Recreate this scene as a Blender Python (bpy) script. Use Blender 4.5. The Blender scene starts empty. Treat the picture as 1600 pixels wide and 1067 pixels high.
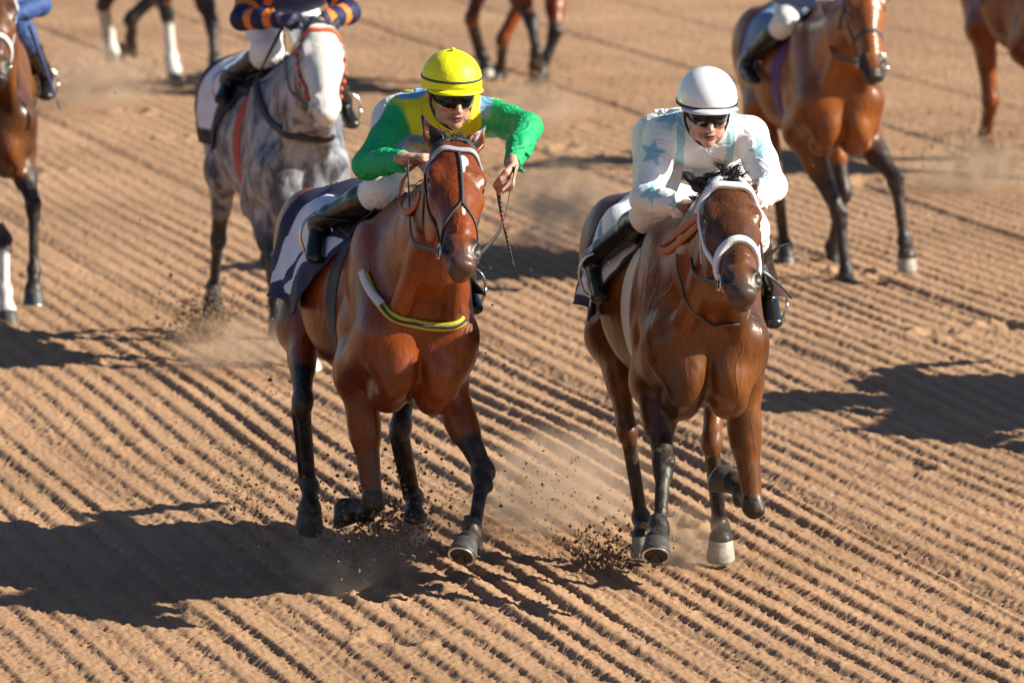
import bpy, math, random
import numpy as np
from mathutils import Vector, Matrix
from mathutils.bvhtree import BVHTree
R = math.radians
sc = bpy.context.scene
# ------------------------------------------------------------------ camera
F = 10000.0; PITCH = R(7.05); CAM = Vector((0, -23.4, 3.77))
cd = bpy.data.cameras.new('camera'); cam = bpy.data.objects.new('camera', cd)
sc.collection.objects.link(cam); sc.camera = cam
cam.location = CAM; cam.rotation_euler = (R(90) - PITCH, 0, 0)
cd.sensor_width = 36; cd.lens = 36 * F / 1600; cd.clip_end = 2000; cd.clip_start = .1
cd.dof.use_dof = True; cd.dof.focus_distance = 22.1; cd.dof.aperture_fstop = 5.0
# ------------------------------------------------------------------ light
SUN_EL = R(31); SUN_AZ = R(9)          # azimuth: from the right of the picture, a little towards the viewer
sdir = Vector((math.cos(SUN_EL) * math.cos(SUN_AZ), -math.cos(SUN_EL) * math.sin(SUN_AZ), math.sin(SUN_EL)))
w = bpy.data.worlds.new('World'); sc.world = w; w.use_nodes = True
nt = w.node_tree; nt.nodes.clear()
sky = nt.nodes.new('ShaderNodeTexSky'); sky.sky_type = 'NISHITA'; sky.sun_disc = False
sky.ozone_density = 3.0; sky.dust_density = .3; sky.sun_elevation = SUN_EL; sky.sun_rotation = math.atan2(sdir.x, sdir.y)
bg = nt.nodes.new('ShaderNodeBackground'); bg.inputs[1].default_value = .052
wo = nt.nodes.new('ShaderNodeOutputWorld'); nt.links.new(sky.outputs[0], bg.inputs[0]); nt.links.new(bg.outputs[0], wo.inputs[0])
sl = bpy.data.lights.new('sun', 'SUN'); sl.energy = 5.0; sl.angle = R(.5); sl.color = (1, .95, .76)
so = bpy.data.objects.new('sun', sl); sc.collection.objects.link(so)
so.rotation_euler = sdir.to_track_quat('Z', 'Y').to_euler()
sc.view_settings.view_transform = 'Standard'; sc.view_settings.look = 'None'; sc.view_settings.exposure = 1.0
sc.cycles.use_denoising = True; sc.cycles.max_bounces = 6; sc.cycles.volume_bounces = 0

# ------------------------------------------------------------------ measuring helpers
def ray(px, py):
    c, s = math.cos(PITCH), math.sin(PITCH)
    return (Vector((0, c, -s)) + Vector((1, 0, 0)) * ((px - 800) / F) + Vector((0, s, c)) * ((533.5 - py) / F)).normalized()
def at(px, py, Y):
    d = ray(px, py); return CAM + d * ((Y - CAM.y) / d.y)
def at_h(px, py, h):
    d = ray(px, py); return CAM + d * ((h - CAM.z) / d.z)
def reach(par, px, py, L, s=1, name=''):
    """the point on the sight line at distance L from the parent joint; s=1 the nearer solution"""
    d = ray(px, py); v = par - CAM; t0 = v.dot(d); m2 = (v - d * t0).length_squared
    if m2 > L * L:
        if math.sqrt(m2) > L * 1.12: print('REACH', name, 'needs %.2f has %.2f' % (math.sqrt(m2), L))
        return CAM + d * t0
    return CAM + d * (t0 - s * math.sqrt(L * L - m2))
def proj(P):
    v = P - CAM; c, s = math.cos(PITCH), math.sin(PITCH)
    z = v.y * c - v.z * s; y = v.y * s + v.z * c
    return (800 + F * v.x / z, 533.5 - F * y / z)

# ------------------------------------------------------------------ scene graph helpers
def tag(o, label=None, cat=None, group=None, kind=None):
    if label: o['label'] = label
    if cat: o['category'] = cat
    if group: o['group'] = group
    if kind: o['kind'] = kind
    return o
def empty(name, loc):
    o = bpy.data.objects.new(name, None); sc.collection.objects.link(o); o.location = loc
    o.empty_display_size = .2; return o
def mesh_obj(name, V, Fc, mat, parent=None, col=None, smooth=True):
    """one mesh object from world-space vertices (numpy or list), origin at its parent's base"""
    V = np.asarray(V, dtype=np.float32).reshape(-1, 3)
    org = np.array(parent_loc(parent), dtype=np.float32)
    me = bpy.data.meshes.new(name)
    if isinstance(Fc, np.ndarray):
        n = len(Fc); k = Fc.shape[1]
        me.vertices.add(len(V)); me.vertices.foreach_set('co', (V - org).ravel())
        me.loops.add(n * k); me.loops.foreach_set('vertex_index', Fc.astype(np.int32).ravel())
        me.polygons.add(n); me.polygons.foreach_set('loop_start', np.arange(0, n * k, k, dtype=np.int32))
        me.update(calc_edges=True); me.validate()
    else:
        me.from_pydata([tuple(v) for v in (V - org)], [], [tuple(f) for f in Fc]); me.update()
    if smooth: me.polygons.foreach_set('use_smooth', [True] * len(me.polygons))
    if col is not None:
        a = me.color_attributes.new('col', 'FLOAT_COLOR', 'POINT')
        c4 = np.ones((len(V), 4), dtype=np.float32); col = np.asarray(col, dtype=np.float32); c4[:, :col.shape[1]] = col
        a.data.foreach_set('color', c4.ravel())
    me.materials.append(mat)
    o = bpy.data.objects.new(name, me); sc.collection.objects.link(o)
    if parent is not None: o.parent = parent
    return o
_loc = {}
def parent_loc(p):
    L = Vector((0, 0, 0))
    while p is not None: L = L + p.location; p = p.parent
    return L
def copy_tree(o, delta=None, parent=None):
    c = o.copy(); sc.collection.objects.link(c)
    if parent is not None: c.parent = parent
    if delta is not None: c.location = o.location + delta
    for ch in list(o.children): copy_tree(ch, None, c)
    return c

# ------------------------------------------------------------------ noise
def hsh(i, j, s):
    n = (i.astype(np.int64) * 374761393 + j.astype(np.int64) * 668265263 + s * 1442695041) & 0xffffffff
    n = ((n ^ (n >> 13)) * 1274126177) & 0xffffffff
    return ((n ^ (n >> 16)) & 0xffff) / 65535.0
def vn(x, y, s=0):
    i = np.floor(x); j = np.floor(y); u = x - i; v = y - j; u = u * u * (3 - 2 * u); v = v * v * (3 - 2 * v)
    a = hsh(i, j, s); b = hsh(i + 1, j, s); c = hsh(i, j + 1, s); d = hsh(i + 1, j + 1, s)
    return (a * (1 - u) + b * u) * (1 - v) + (c * (1 - u) + d * u) * v
def fbm(x, y, s=0, o=4):
    r = 0; a = .5; t = 0
    for k in range(o): r = r + a * vn(x * 2 ** k, y * 2 ** k, s + k * 7); t += a; a *= .55
    return r / t

# ------------------------------------------------------------------ implicit bodies
class Sdf:
    def __init__(s, lo, hi, h, nc=2):
        s.ax = [np.arange(lo[i], hi[i] + h, h, dtype=np.float32) for i in range(3)]
        s.h = h; s.lo = np.array(lo); sh = tuple(len(a) for a in s.ax)
        s.D = np.full(sh, .5, dtype=np.float32); s.col = None; s.grow = 0; s.hard = False; s.C = [np.zeros(sh, dtype=np.float16) for _ in range(nc)]; s.nc = nc
    def _box(s, lo, hi):
        sl = []
        for i in range(3):
            a = max(0, int((lo[i] - s.lo[i]) / s.h)); b = min(len(s.ax[i]), int((hi[i] - s.lo[i]) / s.h) + 2)
            if b <= a: return None
            sl.append(slice(a, b))
        return tuple(sl)
    def _pts(s, sl, c):
        return (s.ax[0][sl[0]][:, None, None] - c[0], s.ax[1][sl[1]][None, :, None] - c[1], s.ax[2][sl[2]][None, None, :] - c[2])
    def _mix(s, sl, d, k, col):
        D = s.D[sl]; d = d - s.grow; h = np.clip(.5 + .5 * (D - d) / k, 0, 1)
        s.D[sl] = D * (1 - h) + d * h - k * h * (1 - h)
        if col is not None:
            if s.hard: h = np.clip((h - .5) * 4 + .5, 0, 1)
            for i in range(s.nc): s.C[i][sl] = (s.C[i][sl] * (1 - h) + col[i] * h).astype(np.float16)
    def cone(s, a, b, ra, rb, k=.02, col=None):
        a = np.array(a); b = np.array(b); col = s.col if col is None else col
        pad = max(ra, rb) + k + 3 * s.h; sl = s._box(np.minimum(a, b) - pad, np.maximum(a, b) + pad)
        if sl is None: return
        x, y, z = s._pts(sl, a); v = b - a; L2 = float(v @ v) + 1e-12
        t = np.clip((x * v[0] + y * v[1] + z * v[2]) / L2, 0, 1)
        d = np.sqrt((x - t * v[0]) ** 2 + (y - t * v[1]) ** 2 + (z - t * v[2]) ** 2) - (ra + (rb - ra) * t)
        s._mix(sl, d.astype(np.float32), k, col)
    def chain(s, pts, rs, k=.02, col=None):
        for i in range(len(pts) - 1): s.cone(pts[i], pts[i + 1], rs[i], rs[i + 1], k, col)
    def loft(s, a, b, wa, ha, wb, hb, side, k=.03, col=None):
        """tapered capsule of elliptical section; w along side, h across"""
        col = s.col if col is None else col
        a = Vector(a); b = Vector(b); t = (b - a); L = t.length; t = t / L
        e1 = (Vector(side) - t * Vector(side).dot(t)).normalized(); e2 = t.cross(e1)
        pad = max(wa, ha, wb, hb) + k + 3 * s.h
        sl = s._box([min(a[i], b[i]) - pad for i in range(3)], [max(a[i], b[i]) + pad for i in range(3)])
        if sl is None: return
        x, y, z = s._pts(sl, a)
        T = x * t.x + y * t.y + z * t.z; U = x * e1.x + y * e1.y + z * e1.z; Wv = x * e2.x + y * e2.y + z * e2.z
        q = np.clip(T / L, 0, 1); w = wa + (wb - wa) * q; h = ha + (hb - ha) * q; ex = T - q * L; m = np.minimum(w, h)
        k0 = np.sqrt((U / w) ** 2 + (Wv / h) ** 2 + (ex / m) ** 2)
        k1 = np.sqrt((U / w ** 2) ** 2 + (Wv / h ** 2) ** 2 + (ex / m ** 2) ** 2) + 1e-6
        d = k0 * (k0 - 1) / k1
        s._mix(sl, d.astype(np.float32), k, col)
    def _ell(s, c, axs, r, pad):
        c = Vector(c); ext = [sum(abs(axs[j][i]) * r[j] for j in range(3)) + pad for i in range(3)]
        sl = s._box([c[i] - ext[i] for i in range(3)], [c[i] + ext[i] for i in range(3)])
        if sl is None: return None, None
        x, y, z = s._pts(sl, c); q = [(x * A[0] + y * A[1] + z * A[2]) for A in axs]
        k0 = np.sqrt(sum((q[j] / r[j]) ** 2 for j in range(3))); k1 = np.sqrt(sum((q[j] / r[j] ** 2) ** 2 for j in range(3))) + 1e-6
        return sl, (k0 * (k0 - 1) / k1).astype(np.float32)
    def ell(s, c, axs, r, k=.03, col=None):
        sl, d = s._ell(c, axs, r, k + 3 * s.h)
        if sl is not None: s._mix(sl, d, k, s.col if col is None else col)
    def cut(s, c, axs, r, k=.01, col=None):
        sl, d = s._ell(c, axs, r, k + 3 * s.h)
        if sl is None: return
        D = s.D[sl]; d = -d; h = np.clip(.5 - .5 * (D - d) / k, 0, 1)
        s.D[sl] = D * (1 - h) + d * h + k * h * (1 - h)
        if col is not None:
            m = np.clip((d + .012) / .012, 0, 1)
            for i in range(s.nc): s.C[i][sl] = (s.C[i][sl] * (1 - m) + col[i] * m).astype(np.float16)
    def tint(s, c, axs, r, col, soft=.35):
        """marking: colours everything inside an ellipsoid"""
        sl, d = s._ell(c, axs, r, 2 * s.h)
        if sl is None: return
        m = np.clip(-d / (soft * min(r)), 0, 1)
        for i in range(s.nc):
            if col[i] is not None: s.C[i][sl] = (s.C[i][sl] * (1 - m) + col[i] * m).astype(np.float16)
    def mesh(s):
        D = s.D; nx, ny, nz = D.shape; S = D < 0
        c = S[:-1, :-1, :-1].astype(np.uint8)
        for dx, dy, dz in ((1,0,0),(0,1,0),(0,0,1),(1,1,0),(1,0,1),(0,1,1),(1,1,1)):
            c = c + S[dx:nx - 1 + dx, dy:ny - 1 + dy, dz:nz - 1 + dz]
        act = (c > 0) & (c < 8); I, J, K = np.nonzero(act); n = len(I)
        idx = np.full(act.shape, -1, dtype=np.int32); idx[I, J, K] = np.arange(n)
        acc = np.zeros((n, 3)); cnt = np.zeros(n)
        cor = [(a, b, d) for a in (0, 1) for b in (0, 1) for d in (0, 1)]
        for a in cor:
            for ax in range(3):
                if a[ax]: continue
                b = list(a); b[ax] = 1
                da = D[I + a[0], J + a[1], K + a[2]]; db = D[I + b[0], J + b[1], K + b[2]]
                m = (da < 0) != (db < 0); t = np.where(m, da / np.where(m, da - db, 1), 0)
                p = np.array(a, dtype=float)[None, :].repeat(n, 0); p[:, ax] = t
                acc[m] += p[m]; cnt += m
        p = acc / cnt[:, None]
        V = np.stack([s.ax[0][0] + (I + p[:, 0]) * s.h, s.ax[1][0] + (J + p[:, 1]) * s.h, s.ax[2][0] + (K + p[:, 2]) * s.h], 1)
        col = []
        for Cc in s.C:
            v = 0
            for a in cor:
                wgt = np.abs(1 - a[0] - p[:, 0]) * np.abs(1 - a[1] - p[:, 1]) * np.abs(1 - a[2] - p[:, 2])
                v = v + wgt * Cc[I + a[0], J + a[1], K + a[2]]
            col.append(v)
        Q = []
        for ax in range(3):
            sa = [slice(1, -1)] * 3; sa[ax] = slice(0, -1); sb = [slice(1, -1)] * 3; sb[ax] = slice(1, None)
            A = S[tuple(sa)]; B = S[tuple(sb)]; e = np.argwhere(A != B)
            if not len(e): continue
            flip = A[e[:, 0], e[:, 1], e[:, 2]]
            off = np.ones(3, dtype=int); off[ax] = 0; g = e + off
            u, v = [(1, 2), (2, 0), (0, 1)][ax]
            q = []
            for du, dv in ((-1, -1), (0, -1), (0, 0), (-1, 0)):
                h = g.copy(); h[:, u] += du; h[:, v] += dv; q.append(idx[h[:, 0], h[:, 1], h[:, 2]])
            q = np.stack(q, 1); q[~flip] = q[~flip][:, ::-1]; Q.append(q)
        Q = np.concatenate(Q); Q = Q[(Q >= 0).all(1)]
        # light smoothing
        return V.astype(np.float32), Q, np.stack(col, 1)
def bvh_of(V, Q):
    return BVHTree.FromPolygons([tuple(v) for v in V.tolist()], Q.tolist())

# ------------------------------------------------------------------ mesh pieces
class MB:
    def __init__(s): s.V = []; s.F = []; s.C = []
    def add(s, V, Fc, col=(1, 1, 1)):
        b = len(s.V); s.V += [tuple(v) for v in V]; s.F += [tuple(b + i for i in f) for f in Fc]; s.C += [col] * len(V)
    def tube(s, pts, rs, n=8, col=(1, 1, 1), cap=True, flat=None, fn=None):
        pts = [Vector(p) for p in pts]; m = len(pts)
        if not hasattr(rs, '__len__'): rs = [rs] * m
        V = []; up = None
        for i, p in enumerate(pts):
            t = (pts[min(i + 1, m - 1)] - pts[max(i - 1, 0)]).normalized()
            if fn is not None: up = Vector(fn[i])
            elif up is None: up = Vector((0, 0, 1)) if abs(t.z) < .9 else Vector((1, 0, 0))
            e1 = t.cross(up).normalized(); e2 = e1.cross(t).normalized(); up = e2
            for k in range(n):
                a = 2 * math.pi * k / n; r = rs[i]
                ca, sa = math.cos(a), math.sin(a)
                if flat: V.append(p + e1 * (ca * r) + e2 * (sa * r * flat))
                else: V.append(p + e1 * (ca * r) + e2 * (sa * r))
        Fc = [(i * n + k, i * n + (k + 1) % n, (i + 1) * n + (k + 1) % n, (i + 1) * n + k) for i in range(m - 1) for k in range(n)]
        if cap: Fc += [tuple(range(n - 1, -1, -1)), tuple((m - 1) * n + k for k in range(n))]
        s.add(V, Fc, col)
    def ball(s, c, axs, r, col=(1, 1, 1), nu=16, nv=10):
        V = []; c = Vector(c)
        for j in range(nv + 1):
            th = math.pi * j / nv
            for i in range(nu):
                a = 2 * math.pi * i / nu
                V.append(c + Vector(axs[0]) * (r[0] * math.sin(th) * math.cos(a)) + Vector(axs[1]) * (r[1] * math.sin(th) * math.sin(a)) + Vector(axs[2]) * (r[2] * math.cos(th)))
        s.add(V, [(j * nu + i, (j + 1) * nu + i, (j + 1) * nu + (i + 1) % nu, j * nu + (i + 1) % nu) for j in range(nv) for i in range(nu)], col)
    def rings(s, rings, col=(1, 1, 1), cap0=True, cap1=True):
        n = len(rings[0]); V = [p for r in rings for p in r]
        Fc = [(i * n + k, i * n + (k + 1) % n, (i + 1) * n + (k + 1) % n, (i + 1) * n + k) for i in range(len(rings) - 1) for k in range(n)]
        if cap0: Fc.append(tuple(range(n - 1, -1, -1)))
        if cap1: Fc.append(tuple((len(rings) - 1) * n + k for k in range(n)))
        s.add(V, Fc, col)
    def build(s, name, mat, parent=None, smooth=True, colored=False):
        return mesh_obj(name, s.V, s.F, mat, parent, np.array(s.C) if colored else None, smooth)
def smooth_path(P, n=6, closed=False):
    P = [Vector(p) for p in P]; m = len(P); out = []
    for i in range(m if closed else m - 1):
        if closed: a, b, c, d = P[i - 1], P[i], P[(i + 1) % m], P[(i + 2) % m]
        else: a, b, c, d = P[max(i - 1, 0)], P[i], P[i + 1], P[min(i + 2, m - 1)]
        for k in range(n):
            t = k / n
            out.append(.5 * ((2 * b) + (c - a) * t + (2 * a - 5 * b + 4 * c - d) * t * t + (3 * b - a - 3 * c + d) * t ** 3))
    if not closed: out.append(P[-1])
    return out
def strap(mb, P, bvh, w=.012, th=.003, off=.002, n=6, closed=False, col=(1, 1, 1), snap=True):
    """a flat strap laid on a body"""
    S = smooth_path(P, n, closed); pts = []; nrm = []
    for p in S:
        if snap:
            h = bvh.find_nearest(p)
            pts.append(h[0] + h[1] * (off + th)); nrm.append(h[1])
        else: pts.append(p); h = bvh.find_nearest(p); nrm.append((p - h[0]).normalized())
    m = len(pts)
    for _ in range(2):
        q = [pts[i] if (not closed and i in (0, m - 1)) else (pts[i - 1] + pts[i] * 2 + pts[(i + 1) % m]) / 4 for i in range(m)]; pts = q
        nrm = [(nrm[i - 1] + nrm[i] + nrm[(i + 1) % m]).normalized() if 0 < i < m - 1 else nrm[i] for i in range(m)]
    rings = []
    for i, p in enumerate(pts):
        a = pts[(i - 1) % m] if closed else pts[max(i - 1, 0)]; b = pts[(i + 1) % m] if closed else pts[min(i + 1, m - 1)]
        t = (b - a).normalized(); N = (nrm[i] - t * nrm[i].dot(t)).normalized(); e = t.cross(N)
        rings.append([p + e * w / 2 * u + N * th * v for u, v in ((-1, -1), (-1, .4), (-.8, 1), (.8, 1), (1, .4), (1, -1))])
    if closed: rings.append(rings[0])
    mb.rings(rings, col, not closed, not closed)

# ------------------------------------------------------------------ materials
_mats = {}
def mat(name, base=(.5, .5, .5), rough=.6, metal=0, spec=.5, coat=0, attr=False, noise=0, nscale=20, bump=0, bscale=60, sheen=0, bdist=.01, wrinkle=False):
    if name in _mats: return _mats[name]
    m = bpy.data.materials.new(name); m.use_nodes = True; _mats[name] = m
    t = m.node_tree; b = t.nodes['Principled BSDF']; L = t.links.new
    b.inputs['Base Color'].default_value = (*base, 1); b.inputs['Roughness'].default_value = rough
    b.inputs['Metallic'].default_value = metal; b.inputs['Specular IOR Level'].default_value = spec
    b.inputs['Coat Weight'].default_value = coat; b.inputs['Coat Roughness'].default_value = .15
    if sheen: b.inputs['Sheen Weight'].default_value = sheen
    tc = t.nodes.new('ShaderNodeTexCoord')
    src = None
    if attr:
        a = t.nodes.new('ShaderNodeAttribute'); a.attribute_name = 'col'; src = a.outputs['Color']
    if noise:
        n = t.nodes.new('ShaderNodeTexNoise'); n.inputs['Scale'].default_value = nscale; n.inputs['Detail'].default_value = 5
        L(tc.outputs['Object'], n.inputs['Vector'])
        mr = t.nodes.new('ShaderNodeMapRange'); mr.inputs[1].default_value = .3; mr.inputs[2].default_value = .7
        mr.inputs[3].default_value = 1 - noise; mr.inputs[4].default_value = 1 + noise; L(n.outputs[0], mr.inputs[0])
        mx = t.nodes.new('ShaderNodeVectorMath'); mx.operation = 'SCALE'
        if src: L(src, mx.inputs[0])
        else: mx.inputs[0].default_value = base
        L(mr.outputs[0], mx.inputs['Scale']); src = mx.outputs[0]
    if src: L(src, b.inputs['Base Color'])
    if bump:
        n = t.nodes.new('ShaderNodeTexNoise'); n.inputs['Scale'].default_value = bscale; n.inputs['Detail'].default_value = 4
        L(tc.outputs['Object'], n.inputs['Vector'])
        bp = t.nodes.new('ShaderNodeBump'); bp.inputs['Strength'].default_value = bump; bp.inputs['Distance'].default_value = bdist
        if wrinkle:
            n.inputs['Distortion'].default_value = 1.6; n.inputs['Detail'].default_value = 2
            w_ = t.nodes.new('ShaderNodeMath'); w_.operation = 'PINGPONG'; w_.inputs[1].default_value = .16; L(n.outputs[0], w_.inputs[0])
            w2 = t.nodes.new('ShaderNodeMath'); w2.operation = 'MULTIPLY'; w2.inputs[1].default_value = 3; L(w_.outputs[0], w2.inputs[0]); L(w2.outputs[0], bp.inputs['Height'])
        else: L(n.outputs[0], bp.inputs['Height'])
        L(bp.outputs[0], b.inputs['Normal'])
    return m
def coat_mat(name, light, mid, dark, rough=.36, dapple=False, spec=.42):
    """horse coat; attribute col: r = dark points, g = white markings, b = bare pinkish skin"""
    m = bpy.data.materials.new(name); m.use_nodes = True
    t = m.node_tree; b = t.nodes['Principled BSDF']; L = t.links.new; N = t.nodes.new
    tc = N('ShaderNodeTexCoord'); a = N('ShaderNodeAttribute'); a.attribute_name = 'col'
    sp = N('ShaderNodeSeparateColor'); L(a.outputs['Color'], sp.inputs[0])
    n1 = N('ShaderNodeTexNoise'); n1.inputs['Scale'].default_value = 2.6 if not dapple else 17; n1.inputs['Detail'].default_value = 4
    mp = N('ShaderNodeMapping'); mp.inputs['Scale'].default_value = (1, 1, .6); L(tc.outputs['Object'], mp.inputs[0]); L(mp.outputs[0], n1.inputs['Vector'])
    cr = N('ShaderNodeValToRGB'); cr.color_ramp.elements[0].position = .38; cr.color_ramp.elements[1].position = .62
    cr.color_ramp.elements[0].color = (*mid, 1); cr.color_ramp.elements[1].color = (*light, 1); L(n1.outputs[0], cr.inputs[0])
    # fine hair streaks
    n2 = N('ShaderNodeTexNoise'); n2.inputs['Scale'].default_value = 95; n2.inputs['Detail'].default_value = 3
    mp2 = N('ShaderNodeMapping'); mp2.inputs['Scale'].default_value = (1, 1, .18); L(tc.outputs['Object'], mp2.inputs[0]); L(mp2.outputs[0], n2.inputs['Vector'])
    mr = N('ShaderNodeMapRange'); mr.inputs[1].default_value = .3; mr.inputs[2].default_value = .7; mr.inputs[3].default_value = .78; mr.inputs[4].default_value = 1.2
    L(n2.outputs[0], mr.inputs[0])
    vm = N('ShaderNodeVectorMath'); vm.operation = 'SCALE'; L(cr.outputs[0], vm.inputs[0]); L(mr.outputs[0], vm.inputs['Scale'])
    def mixc(A, col, fac):
        x = N('ShaderNodeMix'); x.data_type = 'RGBA'; L(fac, x.inputs[0]); L(A, x.inputs[6]); x.inputs[7].default_value = (*col, 1); return x.outputs[2]
    # ragged edges on the markings
    def edge(sock, amt=.35):
        ad = N('ShaderNodeMath'); ad.operation = 'ADD'
        sb = N('ShaderNodeMath'); sb.operation = 'MULTIPLY_ADD'; L(n2.outputs[0], sb.inputs[0]); sb.inputs[1].default_value = amt; sb.inputs[2].default_value = -amt / 2
        L(sock, ad.inputs[0]); L(sb.outputs[0], ad.inputs[1])
        r = N('ShaderNodeMapRange'); r.interpolation_type = 'SMOOTHSTEP'; r.inputs[1].default_value = .25; r.inputs[2].default_value = .75; L(ad.outputs[0], r.inputs[0]); return r.outputs[0]
    c = mixc(vm.outputs[0], dark, edge(sp.outputs[0]))
    n5 = N('ShaderNodeTexNoise'); n5.inputs['Scale'].default_value = 22; n5.inputs['Detail'].default_value = 6; n5.inputs['Roughness'].default_value = .7; L(tc.outputs['Object'], n5.inputs['Vector'])
    d1 = N('ShaderNodeMapRange'); d1.inputs[1].default_value = .48; d1.inputs[2].default_value = .72; d1.inputs[4].default_value = .55; L(n5.outputs[0], d1.inputs[0])
    d2 = N('ShaderNodeMath'); d2.operation = 'MULTIPLY_ADD'; d2.inputs[1].default_value = .75; d2.inputs[2].default_value = .08; L(sp.outputs[0], d2.inputs[0])
    d3 = N('ShaderNodeMath'); d3.operation = 'MULTIPLY'; L(d1.outputs[0], d3.inputs[0]); L(d2.outputs[0], d3.inputs[1])
    c = mixc(c, (.20, .13, .08), d3.outputs[0])     # track dust caught in the hair
    c = mixc(c, (.62, .58, .55), edge(sp.outputs[1], .2))
    c = mixc(c, (.055, .043, .045), sp.outputs[2])
    L(c, b.inputs['Base Color'])
    b.inputs['Specular IOR Level'].default_value = spec
    rg = N('ShaderNodeMath'); rg.operation = 'MULTIPLY_ADD'; rg.inputs[1].default_value = .16; rg.inputs[2].default_value = rough - .07; L(sp.outputs[0], rg.inputs[0])
    rg2 = N('ShaderNodeMath'); rg2.operation = 'MULTIPLY_ADD'; rg2.inputs[1].default_value = .08; L(n2.outputs[0], rg2.inputs[0]); L(rg.outputs[0], rg2.inputs[2]); L(rg2.outputs[0], b.inputs['Roughness'])
    n3 = N('ShaderNodeTexNoise'); n3.inputs['Scale'].default_value = 11; n3.inputs['Detail'].default_value = 5; n3.inputs['Roughness'].default_value = .6
    mp3 = N('ShaderNodeMapping'); mp3.inputs['Scale'].default_value = (1, 1, .45); L(tc.outputs['Object'], mp3.inputs[0]); L(mp3.outputs[0], n3.inputs['Vector'])
    bp = N('ShaderNodeBump'); bp.inputs['Strength'].default_value = .42; bp.inputs['Distance'].default_value = .016
    n4 = N('ShaderNodeTexNoise'); n4.inputs['Scale'].default_value = 7; n4.inputs['Detail'].default_value = 2; L(mp3.outputs[0], n4.inputs['Vector'])
    s1 = N('ShaderNodeMath'); s1.operation = 'SUBTRACT'; L(n4.outputs[0], s1.inputs[0]); s1.inputs[1].default_value = .5
    s2 = N('ShaderNodeMath'); s2.operation = 'ABSOLUTE'; L(s1.outputs[0], s2.inputs[0])
    s3 = N('ShaderNodeMapRange'); s3.interpolation_type = 'SMOOTHSTEP'; s3.inputs[1].default_value = .022; s3.inputs[2].default_value = 0; s3.inputs[3].default_value = 0; s3.inputs[4].default_value = .16; L(s2.outputs[0], s3.inputs[0])
    s4 = N('ShaderNodeMath'); s4.operation = 'ADD'; L(n3.outputs[0], s4.inputs[0]); L(s3.outputs[0], s4.inputs[1])
    s5 = N('ShaderNodeMath'); s5.operation = 'MULTIPLY_ADD'; L(n2.outputs[0], s5.inputs[0]); s5.inputs[1].default_value = .13; L(s4.outputs[0], s5.inputs[2])
    L(s5.outputs[0], bp.inputs['Height']); L(bp.outputs[0], b.inputs['Normal'])
    return m
BAY = coat_mat('bay_coat', (.25, .055, .008), (.095, .017, .004), (.014, .010, .011))
BAY2 = coat_mat('dark_bay_coat', (.19, .060, .014), (.040, .013, .006), (.013, .009, .010))
BAY3 = coat_mat('light_bay_coat', (.27, .080, .016), (.12, .032, .008), (.018, .012, .014))
GREY = coat_mat('grey_coat', (.34, .34, .39), (.06, .06, .08), (.03, .03, .038), dapple=True, rough=.45, spec=.35)
HOOF = mat('hoof_horn', (.055, .050, .052), .5, noise=.4, nscale=30, bump=.3, bscale=40)
HOOF_L = mat('pale_hoof_horn', (.30, .26, .22), .5, noise=.35, nscale=30, bump=.3, bscale=40)
SOLE = mat('hoof_sole', (.035, .028, .025), .8, bump=.5, bscale=50)
ALU = mat('horseshoe_aluminium', (.55, .55, .55), .35, metal=.9)
STEEL = mat('bit_steel', (.6, .6, .62), .25, metal=1)
EYE = mat('horse_eye', (.012, .008, .006), .08, coat=1)
HAIR = mat('dark_horse_hair', (.016, .012, .014), .45, noise=.4)
LEATHER = mat('black_leather', (.015, .014, .016), .38, bump=.2, bscale=120)
BOOT = mat('polished_boot_leather', (.010, .010, .012), .30, bump=.25, bscale=18, coat=.2)
WEB = mat('tack_webbing', attr=True, rough=.6, bump=.3, bscale=200)
CLOTH = mat('saddle_cloth_fabric', attr=True, rough=.75, bump=.35, bscale=18, noise=.08, nscale=14)
SILK = mat('silks_fabric', attr=True, rough=.62, spec=.3, bump=.40, bscale=10, bdist=.02, wrinkle=True, noise=.06, nscale=9)
CAPM = mat('cap_silk', attr=True, rough=.5, spec=.4, bump=.10, bscale=9, bdist=.02, wrinkle=True)
SKIN = mat('skin', attr=True, rough=.5, noise=.22, nscale=55, bump=.4, bscale=160)
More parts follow.
